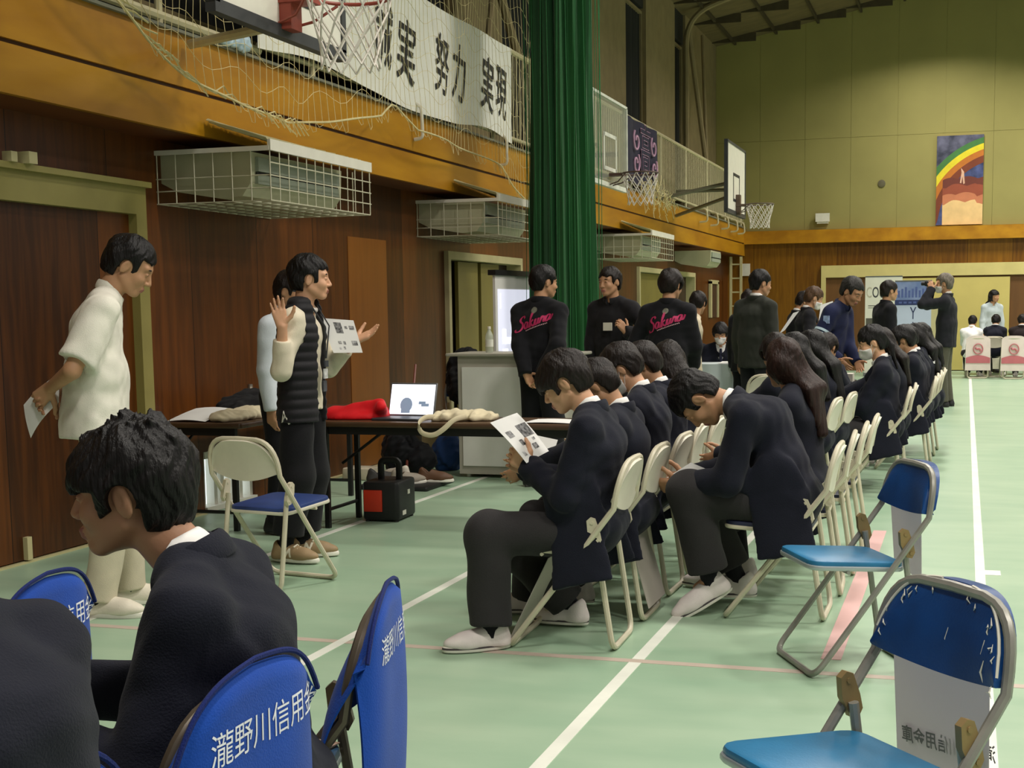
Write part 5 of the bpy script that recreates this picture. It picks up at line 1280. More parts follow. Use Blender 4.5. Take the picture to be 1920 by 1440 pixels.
co = soft('black_coat', [(Ell((-4.42, 11.64, .84), (.20, .16, .22)), 0), (Ell((-4.36, 11.52, .70), (.20, .15, .18)), .08)], fabric('coat_black', (16, 17, 19), .75), 'black coat heaped over the chair back beside the lectern', 'coat', .014, 14)
mb = MB(); mb.tube([(-4.52, 10.4, .02), (-4.75, 11.2, .92)], .012, 6); o = mb.build('wooden_pole', mat('pole_red', (120, 62, 48), .5)); tag(o, 'thin reddish pole leaning by the black coat', 'pole')

# far tables, panels and banners
cloth_w = mat('cloth_pale_blue', (204, 214, 216), .8, 0, .04, 3)
def block_table(x0, x1, y0, y1, z, label, tm, front=True):
    t = empty('cloth_table', ((x0 + x1) / 2, (y0 + y1) / 2, 0), 0, label, 'table'); a, b = (x1 - x0) / 2, (y1 - y0) / 2
    mb = MB(); mb.rbox((-a, -b, z - .03), (a, b, z), .015); mb.build('tabletop', tm, t)
    mb = MB(); mb.sheet(lambda u, v: (-a + 2 * a * u, -b - .012 - .012 * math.sin(u * 26), .12 + (z - .12) * v), 40, 4, .004); mb.build('table_skirt', tm, t)
    for sx in (-1, 1):
        for sy in (-1, 1): mb = MB(); mb.tube([(sx * (a - .05), sy * (b - .05), 0), (sx * (a - .05), sy * (b - .05), z - .03)], .015, 6); mb.build('leg', leg_m, t)
block_table(-2.95, -2.02, 14.5, 15.05, .79, 'white cloth table before the masked pupil facing the camera', cloth_w)
mb = MB(); mb.box((-.09, -.06, 0), (.09, .06, .045)); o = mb.build('white_box', white_m, loc=(-2.90, 14.62, .79)); tag(o, 'white box at the left end of the white cloth table', 'box')
sheet_of_paper('white leaflet lying on the white cloth table', [(-2.6, 14.55, .793), (-2.35, 14.55, .793), (-2.35, 14.75, .81), (-2.58, 14.75, .81)])
mb = MB(); mb.box((-.05, -.10, 0), (.05, .10, .22)); o = mb.build('display_card', cloth_w, loc=(-2.14, 14.75, .79)); tag(o, 'upright pale card at the right end of the white cloth table', 'card')
block_table(-1.35, -1.0, 12.7, 13.2, .70, 'small dark table with a white box before the navy-jacketed staff', leg_m)
mb = MB(); mb.box((-.16, -.10, 0), (.16, .10, .07)); o = mb.build('white_box', white_m, loc=(-1.17, 12.92, .70)); tag(o, 'long white box on the small dark table in the crowd', 'box')
def roll_banner(x, y, w, z0, z1, yaw, label, m):
    t = empty('roll_up_banner', (x, y, 0), yaw, label, 'banner')
    mb = MB(); mb.box((-w / 2, -.008, z0), (w / 2, 0, z1)); b = mb.build('sheet', m, t)
    mb = MB(); mb.box((-w / 2 - .02, -.06, 0), (w / 2 + .02, .06, .07)); mb.build('base', mat('banner_base', (120, 122, 124), .4, .5), t)
    mb = MB(); mb.tube([(0, .03, .07), (0, .03, z1)], .012, 6); mb.box((-w / 2, -.012, z1 - .01), (w / 2, .02, z1 + .015)); mb.build('pole', mat('banner_base', (0, 0, 0)), t)
    return t, b
t, b = roll_banner(-1.58, 27.5, .72, .07, 1.98, 0, 'white roll-up banner with large grey COUR letters by the end wall', mat('banner_white', (232, 230, 216), .7, 0, .03, 3))
for i, (ch, c) in enumerate((('C', (196, 190, 170)), ('O', (70, 70, 72)), ('U', (70, 70, 72)), ('R', (110, 110, 112)))):
    writing('lettering', ch, .30, (-.285 + .128 * i, -.010, 1.66), (1, 0, 0), (0, 0, 1), mat('cour_%d' % i, c, .8), b, sx=.55, off=.003)
mb = MB(); mb.box((-.30, -.011, 1.40), (.05, -.0095, 1.415)); mb.box((-.30, -.011, 1.36), (.1, -.0095, 1.37)); mb.box((-.34, -.012, 1.02), (-.18, -.009, 1.16)); mb.build('print_lines', mat('print_dark', (90, 88, 80), .8), b)
t, b = roll_banner(-.88, 24.0, .62, .07, 1.82, 0, 'pale blue roll-up banner with a dark blue Y beside the photographer', mat('banner_pale_blue', (196, 206, 232), .7, 0, .04, 3))
mb = MB(); mb.box((-.31, -.011, 1.48), (.31, -.009, 1.82)); mb.build('header', mat('banner_header', (150, 166, 210), .7, 0, .12, 5, rgb2=(110, 130, 180)), b)
mb = MB(); mb.box((-.31, -.013, 1.41), (.31, -.0095, 1.50)); hb = mb.build('navy_strip', mat('banner_navy_strip', (44, 56, 104), .7), b)
mb = MB()
for i in range(9): mb.box((-.26 + i * .058, -.013, 1.54), (-.225 + i * .058, -.0105, 1.66 + .03 * ((i * 7) % 3)))
for i in range(6): mb.box((-.24 + i * .08, -.0145, 1.44), (-.19 + i * .08, -.0130, 1.47))
mb.build('strip_marks', mat('banner_mark_blue', (84, 100, 160), .7), b)
writing('lettering', 'Y', .30, (.0, -.011, 1.26), (1, 0, 0), (0, 0, 1), mat('y_blue', (50, 60, 100), .8), b, sx=.6)
mb = MB(); mb.box((-.01, -.0105, .90), (.008, -.009, 1.12)); mb.build('stem_line', MATS['y_blue'], b)
block_table(-.05, 1.6, 28.2, 28.7, .72, 'pale table at the end wall behind the covered chairs', mat('table_pale', (206, 200, 180), .6))
t = empty('cream_signboard', (-.45, 21.2, 0), 0, 'narrow cream board standing behind the photographer', 'board')
mb = MB(); mb.box((-.06, -.015, 0), (.07, .015, 1.45)); mb.build('board', cream_m, t)
# ------------------------------------------------------------ the people, each posed where they stand or sit
def loc(x, y, yaw):
    c, s = math.cos(math.radians(yaw)), math.sin(math.radians(yaw))
    return lambda wx, wy, wz: V3((c * (wx - x) + s * (wy - y), -s * (wx - x) + c * (wy - y), wz))
NAVY = ('navy', (23, 25, 37)); WHITE = (236, 234, 230); PUPIL = dict(top='blazer', topc=NAVY, shirt=WHITE, seated=True)
BLACKJ = ('jacket_black', (24, 24, 28)); DARKB = ('trousers_black', (24, 24, 27))
HB = ('hair_brown_black', (26, 18, 15)); HK = ('hair_black', (16, 13, 13)); HR_ = ('hair_dark_red', (40, 23, 18))

# man in the white polo shirt, papers held behind his back
X, Y, A = -3.87, 5.36, 36; L = loc(X, Y, A)
person('standing man in white polo shirt and beige trousers, hands behind his back', X, Y, A, S=1.055, pelvis=(-.02, 0, .965), lean=4, curve=15, head=(30, -6, 0), fat=1.38, wide=1.12,
       HR=L(-4.02, 5.21, 1.07), HL=L(-4.07, 5.31, 1.05), eR=(-.2, -.7, -.6), eL=(-.2, .7, -.6), hR=((-.6, .45, -.6), (.3, .9, 0)), hL=((-.6, -.4, -.5), (.3, -.9, 0)), cR=.7, cL=.7,
       AL=(.10, .13, .09), AR=(-.04, -.10, .09), toeL=-6, toeR=-26, top='polo', topc=('polo_white', (234, 230, 216)), bottom=('beige', (206, 196, 172)), hair='short', hairc=HK, fringe=.050,
       shoes=('white_runner', (222, 214, 196)), legs_w=1.15, res=.007, hres=.0042, seed=3, skin=('skin', (186, 140, 106)))
sheet_of_paper('curled white handout held behind the back of the man in the white polo', [(-4.150, 5.22, .835), (-4.01, 5.25, 1.0), (-4.035, 5.32, 1.14), (-4.21, 5.26, .985)], curl=.018, prints=((.35, .55, .75, .85, 120),))
# speaker in the padded vest
X, Y, A = -3.57, 6.78, 8; L = loc(X, Y, A)
def tie_cord(root): pass
vr, vi = person('standing speaker in black padded vest and cream sweater raising one hand', X, Y, A, S=1.0, pelvis=(0, 0, .925), lean=2, curve=4, head=(2, 20, 0),
       HR=L(-3.52, 6.49, 1.325), eR=(-.15, -.35, -1), HL=L(-3.33, 6.98, 1.235), eL=(-.35, .3, -1), hR=((-.20, .0, 1), (.35, -1, .1)), cR=[.30, .14, .10, .06], hL=((.75, .15, .35), (-.2, -.5, .8)), cL=.22,
       AL=(-.06, .11, .09), AR=(-.09, -.09, .09), toeL=2, toeR=-10, top='vest', topc=('sweater_cream', (226, 216, 192)), bottom=DARKB, hair='short', hairc=HK, fringe=.052, hairvol=1.02,
       shoes=('sneaker', (150, 126, 92)), legs_w=1.42, hem=-.075, res=.006, hres=.0040, seed=5, skin=('skin_light', (214, 164, 130)))
mb = MB(); H = vi; f_ = lambda a, l, u: vi['Ch'] + vi['fw'] * a + vi['lat'] * l + vi['u2'] * u
for s in (1, -1): mb.tube([vi['N'] + vi['lat'] * .05 * s + vi['fw'] * .06, f_(.142, .04 * s, .06), f_(.150, .006 * s, -.12)], .0045, 6)
ly = mb.build('lanyard', mat('lanyard_dark', (40, 40, 44), .7), vr)
for i, (u, h_, c) in enumerate(((-.15, .035, (60, 62, 70)), (-.205, .055, (206, 206, 204)), (-.275, .06, (70, 72, 78)))):
    mb = MB(); c0 = f_(.156, -.005, u); mb.box((-.004, -.028, -h_ / 2), (.004, .028, h_ / 2), Matrix.Translation(c0)); q = mb.build('name_badge', mat('badge_%d' % i, c, .5, 0, .3, 40), ly)
mb = MB(); mb.tube([(-.02, -.16, .89), (-.03, -.19, .84), (-.05, -.185, .80), (-.04, -.19, .86), (-.01, -.185, .79)], .006, 6); mb.build('white_cord', white_m, vr)
sheet_of_paper('white handout with small pictures held up by the speaker in the padded vest', [(-3.405, 6.86, 1.172), (-3.245, 6.90, 1.172), (-3.325, 6.96, 1.352), (-3.515, 6.92, 1.368)], prints=((.36, .58, .58, .90, 70), (.66, .72, .74, .80, 110), (.80, .70, .95, .82, 90), (.30, .26, .40, .34, 120), (.46, .24, .54, .34, 120), (.74, .22, .92, .36, 100), (.28, .10, .34, .16, 140), (.42, .10, .48, .18, 140)))
# person hidden behind the speaker
X, Y, A = -4.17, 7.62, 0; L = loc(X, Y, A)
person('person in pale blue shirt almost hidden behind the speaker in the padded vest', X, Y, A, S=.97, pelvis=(0, 0, .90), lean=3, curve=8, head=(12, 0, 0), HR=L(-4.14, 7.45, .80), HL=L(-4.0, 7.75, .8), eR=(-1, -.3, 0), top='shirt', topc=('shirt_pale_blue', (214, 222, 228)), bottom=DARKB, hairc=HB, shoes=('black', (28, 28, 30)), res=.010, hres=.009, seed=6)

# the three in black jackets around the pale lectern
script_pink = mat('script_pink', (190, 44, 96), .7, 0, .12, 30); emb = mat('emblem_grey', (112, 112, 98), .8, 0, .3, 60); dash_m = mat('script_underline', (214, 168, 176), .8)
STROKES = [[(.62, .86), (.52, 1.04), (.30, 1.05), (.16, .88), (.24, .68), (.42, .50), (.44, .22), (.22, -.02), (-.08, .0), (-.16, .18)],
           [(.96, .44), (.78, .50), (.62, .28), (.68, .06), (.84, .10), (.99, .46), (.94, .12), (1.08, .06), (1.18, .24)],
           [(1.18, .24), (1.40, .98), (1.34, .98), (1.18, -.02)], [(1.54, .48), (1.30, .28), (1.50, .02), (1.66, .16)],
           [(1.66, .16), (1.76, .46), (1.70, .10), (1.82, .04), (1.96, .22), (2.04, .46), (1.98, .10), (2.12, .08), (2.24, .30)],
           [(2.24, .30), (2.30, .52), (2.36, .42), (2.50, .46), (2.44, .10), (2.58, .10)],
           [(2.92, .46), (2.74, .52), (2.58, .30), (2.64, .06), (2.80, .10), (2.96, .48), (2.92, .14), (3.06, .12), (3.24, .42)]]
def cursive(M):
    mb = MB()
    for st in STROKES:
        P = [Vector((*st[0], 0))] + [Vector((*p, 0)) for p in st] + [Vector((*st[-1], 0))]; pts = []
        for i in range(1, len(P) - 2):
            for k in range(5):
                t = k / 5; a, b, c, d = P[i - 1:i + 3]
                pts.append(.5 * (2 * b + (c - a) * t + (2 * a - 5 * b + 4 * c - d) * t * t + (3 * b - a - 3 * c + d) * t ** 3))
        pts.append(P[-1]); vs = []
        for i, p in enumerate(pts):
            d = (pts[min(i + 1, len(pts) - 1)] - pts[max(i - 1, 0)]).normalized(); n = Vector((-d.y, d.x, 0)); w = .035 + .055 * abs(d.y)
            vs += [M @ Vector((q.x + .30 * q.y, q.y, 0)) for q in (p + n * w, p - n * w)]
        mb.add(vs, [(2 * i, 2 * i + 1, 2 * i + 3, 2 * i + 2) for i in range(len(pts) - 1)])
    me = bpy.data.meshes.new('lettering'); me.from_pydata(mb.v, [], mb.f); return me
def sakura(N, Ch, u2, lat, fw):
    o = N - u2 * .165 - fw * .3; x = -lat * -1.0
    rd = -lat if False else lat * -1.0      # reading direction seen from behind: towards the wearer's right
    M = frame(o, rd + u2 * .34, u2)
    a = cursive(M @ Matrix.Scale(.098, 4) @ Matrix.Translation((-1.45, -.45, 0)))
    b = bpy.data.meshes.new('emblem'); mb = MB(); c = o + u2 * .085 + rd * .010; mb.add([c + (rd * math.cos(q) + u2 * math.sin(q)) * .026 for q in [i / 16 * 2 * PI for i in range(16)]], [tuple(range(16))]); b.from_pydata(mb.v, [], mb.f)
    d = bpy.data.meshes.new('underline'); mb = MB(); e = unit(rd + u2 * .34); n = unit(u2 - rd * .34)
    for i in range(15):
        p = o + e * (-.075 + .0135 * i) - n * .060; mb.add([p, p + e * .009, p + e * .009 + n * .008, p + n * .008], [(0, 1, 2, 3)])
    d.from_pydata(mb.v, [], mb.f)
    return [(a, script_pink, 'lettering'), (b, emb, 'emblem'), (d, dash_m, 'underline')]
X, Y, A = -3.215, 10.08, 74; L = loc(X, Y, A)
person('standing person seen from behind in black jacket with pink script, left of the green curtain', X, Y, A, S=1.02, pelvis=(0, 0, .94), lean=0, curve=5, head=(4, -28, 0), wide=1.12, fat=1.1, HL=L(-3.26, 9.86, .875), eL=(-.5, 1, -.2), hL=((.35, -.3, -.9), (-.2, -.9, -.2)), cL=.5, HR=L(-3.14, 9.90, .92), eR=(-.5, -1, 0), top='jacket', topc=BLACKJ, bottom=DARKB, hair='short', hairc=HK, shoes=('black', (28, 28, 30)), legs_w=1.25, res=.009, hres=.0075, seed=7, decal=sakura)
X, Y, A = -2.985, 11.52, -108; L = loc(X, Y, A)
mr, mi = person('standing man in black jacket facing the camera before the green curtain edge', X, Y, A, S=1.03, pelvis=(0, 0, .95), lean=0, curve=3, head=(2, -8, 4), wide=1.14, HL=L(-2.80, 11.24, 1.20), eL=(-.3, .8, -.8), cL=.9, hL=((.3, -.4, .7), (-.3, -.9, .1)), top='jacket', topc=('jacket_charcoal', (32, 31, 34)), bottom=DARKB, hair='short', hairc=HB, fringe=.046, shoes=('black', (28, 28, 30)), res=.009, hres=.0062, seed=8, skin=('skin', (0, 0, 0)))
mb = MB(); c0 = mi['Ch'] + mi['fw'] * .15 + mi['lat'] * .03 - mi['u2'] * .06; mb.box((-.004, -.045, -.035), (.004, .045, .035), Matrix.Translation(c0)); mb.build('name_badge', white_m, mr)
X, Y, A = -2.375, 10.95, 82; L = loc(X, Y, A)
person('standing person with bobbed hair seen from behind in black jacket with pink script', X, Y, A, S=1.0, pelvis=(0, 0, .93), lean=0, curve=6, head=(8, -12, 0), wide=1.10, HL=L(-2.55, 11.2, 1.0), HR=L(-2.20, 11.18, .92), eL=(-.5, .6, -.4), eR=(-.6, -.5, -.4), top='jacket', topc=BLACKJ, bottom=DARKB, hair='bowl', hairc=HB, hairvol=1.06, shoes=('black', (28, 28, 30)), res=.009, hres=.0075, seed=9, decal=sakura)

# pupils of the front row
X, Y, A = -1.60, 5.37, 183; L = loc(X, Y, A)
person('seated boy in navy blazer reading a white sheet, nearest of the front row', X, Y, A, S=.98, pelvis=(-.10, 0, .490), lean=-7, curve=21, nt=32, head=(30, 3, 0), HL=L(-1.735, 5.30, .740), eL=(-.5, .5, -.7), hL=((.72, .1, .5), (.1, -1, .1)), cL=.95, HR=L(-1.80, 5.48, .70), eR=(-.5, -.4, -.8), hR=((.7, .1, .5), (.1, .9, .2)), cR=.9,
       AL=L(-1.865, 5.125, .088), toeL=30, kneeL=(1, .25, .6), AR=L(-1.66, 5.60, .095), toeR=-8, kneeR=(1, .1, .5), bottom=('charcoal', (48, 46, 47)), hair='bowl', hairc=HB, fringe=.004, hairvol=1.04, shoes=('white', (222, 212, 208)), legs_w=1.42, hem=-.02, res=.0065, hres=.0042, seed=11, skin=('skin_light', (214, 166, 138)), **PUPIL)
PR = ((.10, .62, .34, .92, 70), (.42, .66, .52, .74, 90), (.56, .66, .72, .76, 80), (.80, .66, .88, .74, 130), (.12, .16, .20, .22, 140), (.40, .14, .56, .28, 90), (.70, .16, .86, .30, 80))
sheet_of_paper('white handout with small pictures read by the nearest boy of the front row', [(-1.893, 5.24, .934), (-1.736, 5.24, .768), (-1.695, 5.42, .800), (-1.835, 5.42, .962)], curl=.006, prints=((.25, .55, .55, .95, 255 - 190), (.30, .12, .45, .30, 90), (.55, .30, .68, .42, 90), (.72, .60, .84, .78, 100), (.60, .75, .66, .85, 120), (.78, .12, .88, .22, 130)))
def pupil(label, x, y, yaw=181, **kw):
    d = dict(S=.945, pelvis=(-.11, 0, .495), lean=-2, curve=13, nt=24, head=(24, 0, 0), HL=(.36, .07, .66), HR=(.36, -.07, .66), AL=(.34, .12, .09), AR=(.30, -.12, .09), bottom=('charcoal', (0, 0, 0)), res=.010, hres=.0085, hairc=HK, **PUPIL); d.update(kw)
    return person(label, x, y, yaw, **d)
pupil('seated boy mostly hidden behind the nearest sheet reader, second in the front row', -1.60, 5.91, lean=-2, curve=14, head=(40, 0, 0), pelvis=(-.11, 0, .465), hair='bowl', hairc=HB, seed=12, res=.009, hres=.008, AR=(.14, -.1, .1))
sheet_of_paper('white sheet in the hands of the second boy of the front row', [(-1.94, 5.80, .70), (-1.80, 5.72, .66), (-1.80, 5.9, .80), (-1.95, 5.95, .82)])
pupil('seated boy with white face mask and bowed head, third in the front row', -1.60, 6.46, lean=0, curve=15, head=(34, 6, 0), pelvis=(-.10, 0, .515), mask=True, hair='bowl', hairc=HB, hairvol=1.03, fringe=.008, seed=13, res=.008, hres=.0055, skin=('skin_light', (0, 0, 0)))
pupil('seated boy in navy blazer just beyond the masked boy, fourth in the front row', -1.62, 7.00, lean=1, curve=14, head=(30, 4, 0), pelvis=(-.10, 0, .505), hair='bowl', hairc=HB, seed=14, res=.009, hres=.008)
pupil('seated girl with smooth dark hair and one ear showing, far end of the front row', -1.62, 7.54, 150, lean=6, curve=12, head=(26, -40, 0), hair='long', hairc=HB, hairlen=.16, seed=15, res=.010, skirt=True)

# second row
X, Y, A = -.82, 6.10, 183; L = loc(X, Y, A)
person('seated boy in navy blazer bent low over a booklet on his knees', X, Y, A, S=1.05, pelvis=(-.05, 0, .52), lean=18, curve=42, head=(74, 4, 0), HL=L(-1.235, 5.97, .60), eL=(-.6, .5, -.6), hL=((1, -.1, -.1), (.1, -.9, .5)), cL=1.05, HR=L(-1.25, 6.2, .60), eR=(-.5, -.6, -.6), hR=((1, .2, -.1), (.1, .9, .3)), cR=1.0,
       AL=L(-1.10, 5.98, .155), toeL=20, kneeL=(1, .15, .7), AR=L(-1.02, 6.25, .12), toeR=0, kneeR=(1, -.1, .7), bottom=('charcoal', (0, 0, 0)), hair='short', hairc=HK, fringe=.035, shoes=('white', (0, 0, 0)), legs_w=1.38, hem=-.06, res=.0065, hres=.0045, seed=16, skin=('skin', (0, 0, 0)), wide=1.14, fat=1.2, **PUPIL)
sheet_of_paper('white booklet on the knees of the bent-over boy', [(-1.325, 5.98, .612), (-1.19, 5.96, .60), (-1.13, 6.08, .655), (-1.215, 6.1, .685)], name='booklet', cat='booklet')
pupil('seated girl with long dark reddish hair seen from behind, beyond the bent-over boy', -.80, 6.64, 174, lean=2, curve=8, pelvis=(-.03, 0, .51), head=(10, -42, 0), hair='long', hairc=HR_, hairlen=.22, hairvol=1.0, skirt=True, seed=17, res=.008, hres=.0065)
# girls further on
pupil('seated girl with short brown-black hair, nearest of three backs before the dark-suited man', -1.18, 8.55, 165, lean=2, curve=8, head=(16, -50, 0), hair='bowl', hairc=HB, hairvol=1.08, skirt=True, seed=18)
pupil('seated girl with full dark hair, second of three backs before the dark-suited man', -1.10, 9.15, 178, lean=4, curve=8, head=(16, 0, 0), hair='long', hairc=HK, hairlen=.2, skirt=True, seed=19)
pupil('seated girl with long black hair and white ribbon collar, farthest of three backs', -1.05, 9.75, 172, lean=4, curve=8, head=(14, 0, 0), hair='long', hairc=HK, hairlen=.3, hairvol=1.05, skirt=True, seed=20)
sk = dict(skirt=True, shoes=('white', (0, 0, 0)))
X, Y, A = -.68, 10.35, 184; L = loc(X, Y, A)
person('seated girl with white mask and tied-back hair clasping her hands', X, Y, A, S=.99, pelvis=(-.10, 0, .485), lean=0, curve=10, head=(18, 8, 0), HL=L(-.94, 10.26, .615), HR=L(-.96, 10.36, .63), eL=(-.5, .5, -.6), hL=((1, -.5, .2), (.1, -.9, .2)), cL=.9, hR=((1, .5, -.3), (.1, .9, .2)), cR=.9, AL=(.30, .12, .09), AR=(.34, -.1, .09), hair='tied', hairc=HK, mask=True, fringe=.02, res=.009, hres=.0062, seed=21, skin=('skin_light', (0, 0, 0)), **sk, **PUPIL)
pupil('seated girl with dark hair half hidden beyond the masked girl with tied hair', -.66, 10.90, 182, head=(18, 0, 0), hair='long', hairc=HB, hairlen=.2, skirt=True, seed=22)
sheet_of_paper('white sheets on the lap beside the masked girl with tied hair', [(-1.02, 10.68, .66), (-.88, 10.62, .66), (-.86, 10.78, .70), (-1.0, 10.82, .70)])
pupil('seated boy in navy blazer, nearest of the group before the photographer', -.53, 11.95, 182, lean=0, curve=10, head=(16, 0, 0), hair='bowl', hairc=HK, hairvol=1.05, seed=23, res=.009)
pupil('seated pupil with dark hair, second of the group before the photographer', -.52, 12.5, 180, lean=0, curve=10, head=(18, 0, 0), hair='bowl', hairc=HK, seed=24)
pupil('seated girl with long dark hair, third of the group before the photographer', -.48, 13.05, 176, lean=0, curve=10, head=(10, -20, 0), hair='long', hairc=HK, hairlen=.2, seed=25, skirt=True)
pupil('seated pupil with dark hair, farthest of the group before the photographer', -.44, 13.6, 178, lean=0, curve=10, head=(14, 0, 0), hair='long', hairlen=.16, hairc=HK, seed=26)
sheet_of_paper('white sheet held up in the group before the photographer', [(-.42, 12.95, .90), (-.27, 12.95, .86), (-.27, 13.0, 1.02), (-.43, 13.0, 1.06)])
# masked pupil facing the camera behind the cloth table
pupil('seated pupil with white mask and tie facing the camera behind the white cloth table', -2.70, 15.32, -80, lean=2, curve=8, head=(14, -6, 0), mask=True, hair='bowl', hairc=HK, hairvol=1.03, tie=(40, 42, 60), pelvis=(0, 0, .50), seed=27, res=.009, hres=.006, HL=(.3, .1, .66), HR=(.3, -.1, .66))
pupil('seated pupil with white mask at the left of the masked one behind the cloth table', -3.10, 15.55, -78, lean=2, curve=8, head=(10, 0, 0), mask=True, hair='long', hairlen=.15, hairc=HB, pelvis=(0, 0, .50), seed=28)
pupil('seated pupil leaning in with clasped hands beside the navy-jacketed staff', -1.20, 11.42, 65, lean=20, curve=14, head=(30, 0, 0), hair='bowl', hairc=HB, seed=29, HL=(.30, .05, .86), HR=(.28, -.05, .88))
for c_, (x_, y_, yw, lab) in enumerate(((-2.66, 15.36, -80, 'cream folding chair under the masked pupil behind the cloth table'), (-3.06, 15.6, -78, 'cream folding chair at the left behind the cloth table'), (-1.20, 11.38, 65, 'cream folding chair under the pupil leaning in with clasped hands'))):
    chair(x_, y_, yw, lab, 'cream', GC)

# standing adults further back
X, Y, A = -2.02, 13.4, 58; L = loc(X, Y, A)
person('standing man in dark green-grey suit seen from behind in the crowd', X, Y, A, S=1.035, pelvis=(0, 0, .955), lean=1, curve=5, head=(8, -22, 0), wide=1.10, fat=1.1, top='suit', topc=('suit_grey_green', (50, 52, 46)), shirt=WHITE, bottom=('suit_trousers', (34, 35, 38)), hair='short', hairc=HK, shoes=('black', (28, 28, 30)), res=.010, hres=.0085, seed=31)
def adult(label, x, y, yaw, **kw):
    d = dict(S=.96, pelvis=(0, 0, .89), lean=2, curve=6, head=(10, 0, 0), top='suit', topc=('suit_black', (26, 26, 30)), shirt=WHITE, bottom=DARKB, shoes=('black', (28, 28, 30)), res=.012, hres=.009, hairc=HK); d.update(kw)
    return person(label, x, y, yaw, **d)
adult('standing woman in black with hair tied, half hidden left of the dark-suited man', -2.26, 14.3, 60, hair='tied', hairc=HB, S=.93, pelvis=(0, 0, .86), seed=32)
adult('standing woman in pale blouse behind the bobbed black jacket wearer', -2.70, 13.6, 18, hair='bowl', hairc=HB, S=.92, pelvis=(0, 0, .85), top='shirt', topc=('blouse_pale', (222, 208, 180)), head=(14, 60, 0), seed=33, hres=.007)
adult('standing dark-haired person in black reading beside the dark-suited man', -1.90, 15.7, 20, S=.93, pelvis=(0, 0, .86), hair='bowl', hairc=HB, seed=34, head=(26, 0, 0))
X, Y, A = -1.71, 15.0, 20; L = loc(X, Y, A)
adult('standing man in black suit with brownish hair holding white papers', X, Y, A, S=.95, pelvis=(0, 0, .88), hairc=('hair_brown', (78, 56, 38)), head=(20, 0, 0), HR=L(-1.50, 14.9, 1.15), HL=L(-1.5, 15.1, 1.15), seed=35, mask=True, hres=.007)
sheet_of_paper('white papers held by the man with brownish hair', [(-1.56, 14.86, 1.10), (-1.40, 14.86, 1.16), (-1.40, 14.96, 1.46), (-1.53, 14.96, 1.42)])
sheet_of_paper('white folded sheet held out between the dark-suited man and the brownish-haired man', [(-1.80, 13.55, 1.13), (-1.74, 13.55, 1.17), (-1.60, 13.56, 1.36), (-1.66, 13.56, 1.34)])
stripe_m = mat('sleeve_stripe', (176, 196, 206), .8, 0, .05, 9); patch_m = mat('sleeve_patch', (150, 170, 206), .8, 0, .3, 40)
X, Y, A = -1.15, 12.55, -18; L = loc(X, Y, A)
nr, ni = person('standing man in navy uniform jacket with pale sleeve stripes bending to look down', X, Y, A, S=1.0, pelvis=(-.06, 0, .92), lean=10, curve=14, head=(30, -8, 0), wide=1.06, fat=1.08, HL=L(-.95, 12.5, .9), HR=L(-1.10, 12.30, .93), eR=(-.7, -.5, -.2), top='jacket', topc=('jacket_navy', (26, 32, 62)), bottom=('trousers_navy', (28, 34, 60)), hair='short', hairc=('hair_grey_black', (44, 42, 40)), fringe=.055, shoes=('black', (28, 28, 30)), res=.009, hres=.006, seed=36, skin=('skin_tan', (178, 132, 100)))
a_, b_2 = ni['SH'][-1], ni['EL'][-1]; ax = unit(b_2 - a_)
for k, q in enumerate((.60, .72, .84)):
    mb = MB(); c0 = a_ + (b_2 - a_) * q; mb.tube([c0, c0 + ax * .022], .0735 - .004 * k, 18); mb.build('sleeve_stripe', stripe_m, ni['top'])
mb = MB(); c0 = a_ + (b_2 - a_) * .22 + np.array([.02, -.072, .0]); mb.box((-.028, -.006, -.035), (.028, .006, .035), Matrix.Translation(c0)); mb.build('sleeve_patch', patch_m, ni['top'])
adult('standing person in black, side on, before the COUR banner', -.98, 17.0, 30, S=1.0, pelvis=(0, 0, .92), hairc=HB, head=(4, 0, 0), top='jacket', topc=BLACKJ, wide=1.0, seed=37)
X, Y, A = -.26, 19.3, 172; L = loc(X, Y, A)
pr_, pi_ = person('standing photographer with grey hair and white mask aiming a camera, in dark jacket', X, Y, A, S=1.07, pelvis=(0, 0, .985), lean=-2, curve=6, head=(2, 4, 0), wide=1.08, fat=1.2, HL=L(-.46, 19.18, 1.62), HR=L(-.48, 19.38, 1.62), eL=(.3, .6, -1), eR=(.3, -.6, -1), hL=((.3, -.3, .9), (.2, -.9, .2)), hR=((.3, .3, .9), (.2, .9, .2)), cL=.8, cR=.8, AL=(.02, .11, .09), AR=(-.02, -.11, .09),
       top='suit', topc=('jacket_ink', (32, 32, 38)), shirt=(206, 200, 190), bottom=('trousers_grey', (84, 82, 70)), hair='short', hairc=('hair_grey', (104, 96, 86)), fringe=.05, mask=True, shoes=('black', (28, 28, 30)), legs_w=1.25, res=.010, hres=.006, seed=38)
t = empty('camera', (-.52, 19.28, 1.70), 172, 'small black camera raised by the photographer', 'camera')
mb = MB(); mb.rbox((-.02, -.06, -.035), (.03, .06, .035), .012); mb.build('body', black_m, t)
mb = MB(); mb.lathe([(.026, 0), (.026, .05), (.02, .055)], (0, 0, 0), 14, Matrix.Translation((.03, 0, 0)) @ Matrix.Rotation(PI / 2, 4, 'Y')); mb.build('lens', black_m, t)
t = empty('shoulder_bag', (-.44, 19.35, .0), 0, 'pale strap bag hanging at the photographer\'s side', 'bag')
mb = MB(); mb.tube([(0, -.16, .98), (-.02, -.2, .70), (.05, -.2, .30), (.06, -.15, .12)], .025, 8, ry=.01); mb.build('strap', white_m, t)
adult('standing woman with long black hair in pale blue top by the end wall', .50, 28.95, -70, S=.99, pelvis=(0, 0, .92), hair='long', hairlen=.2, hairc=HK, top='shirt', topc=('top_pale_blue', (190, 202, 206)), seed=39, head=(6, 34, 0))
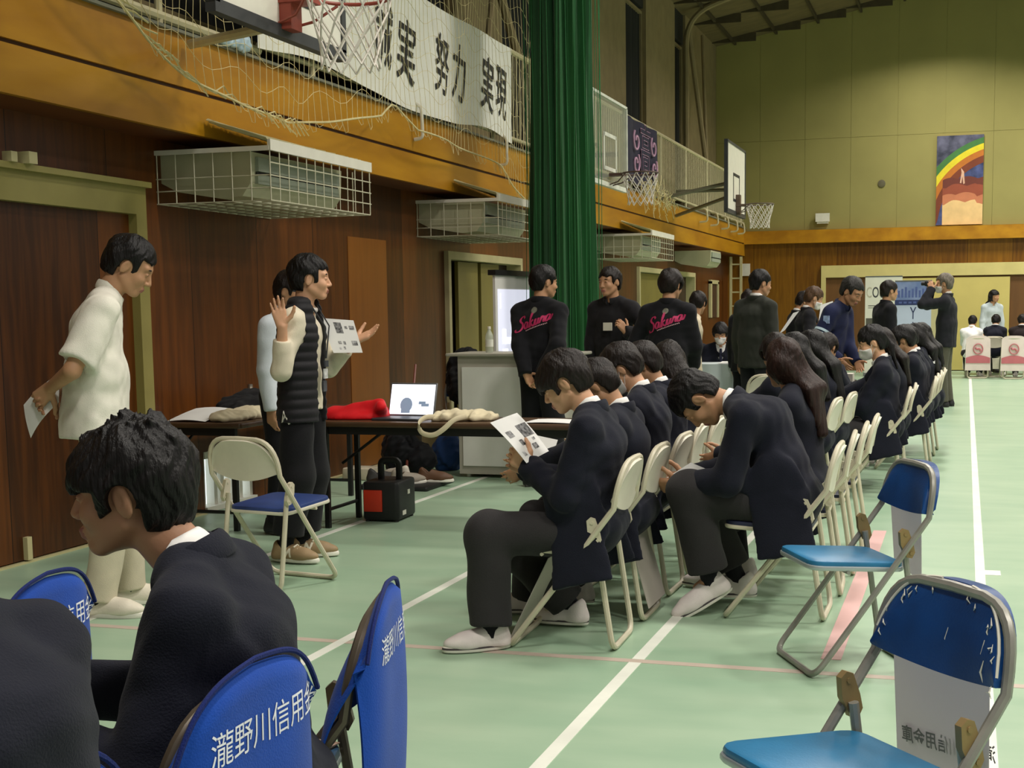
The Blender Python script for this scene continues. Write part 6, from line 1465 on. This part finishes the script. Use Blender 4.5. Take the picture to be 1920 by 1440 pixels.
pupil('seated person in white shirt with back to us at the end wall table', .10, 27.10, 80, top='shirt', topc=('shirt_white', (240, 240, 238)), hair='short', hairc=HK, seed=40, res=.013, hres=.011, lean=16, curve=10)
pupil('seated person in dark blazer leaning between the two pink-covered chairs', .55, 27.45, 84, hair='bowl', hairc=HK, seed=41, res=.013, hres=.011, lean=8)
chair(.55, 27.45, 84, 'cream folding chair under the dark blazer between the pink-covered chairs', 'cream', GC)
pupil('seated person in dark brown-black jacket at the right edge near the end wall', 1.02, 26.98, 84, hair='bowl', hairc=HB, seed=42, res=.013, hres=.011, wide=1.1, lean=6, topc=('jacket_brown_black', (36, 28, 28)))
chair(-1.21, 27.2, 84, 'cream folding chair hidden beside the COUR banner', 'cream', GC) if False else None

# foreground pupils at the left edge
X, Y, A = -1.38, 2.10, 197; L = loc(X, Y, A)
def fg_extra(F, P, W, Ch, N, SH, EL, WR, sc): pass
person('foreground boy in navy blazer in left profile on the blue-covered chair', X, Y, A, S=.97, pelvis=(-.13, .0, .475), lean=5, curve=22, nt=50, neckl=.085, head=(4, -1, 0), wide=1.04, HL=L(-1.55, 1.86, .70), HR=L(-1.72, 2.14, .68), eL=(-.5, .25, -1), eR=(-.5, -.3, -1), AL=(.42, .14, .09), AR=(.4, -.14, .09), hair='bowl', hairc=HK, fringe=.012, hairvol=1.0, spiky=70, bottom=('charcoal', (0, 0, 0)), shoes=('white', (0, 0, 0)), res=.005, hres=.0032, seed=51, skin=('skin_shade', (186, 138, 108)), **PUPIL)
X, Y, A = -1.44, 1.37, 182; L = loc(X, Y, A)
person('pupil in navy blazer cropped by the left edge, only the bent back in view', X, Y, A, S=1.0, pelvis=(-.27, 0, .51), lean=6, curve=26, head=(40, 10, 0), wide=1.10, fat=1.08, HL=L(-1.8, 1.2, .7), HR=L(-1.8, 1.45, .7), AL=(.42, .14, .09), AR=(.4, -.14, .09), hair='short', hairc=HK, bottom=('charcoal', (0, 0, 0)), shoes=('white', (0, 0, 0)), res=.006, hres=.007, seed=52, **PUPIL)
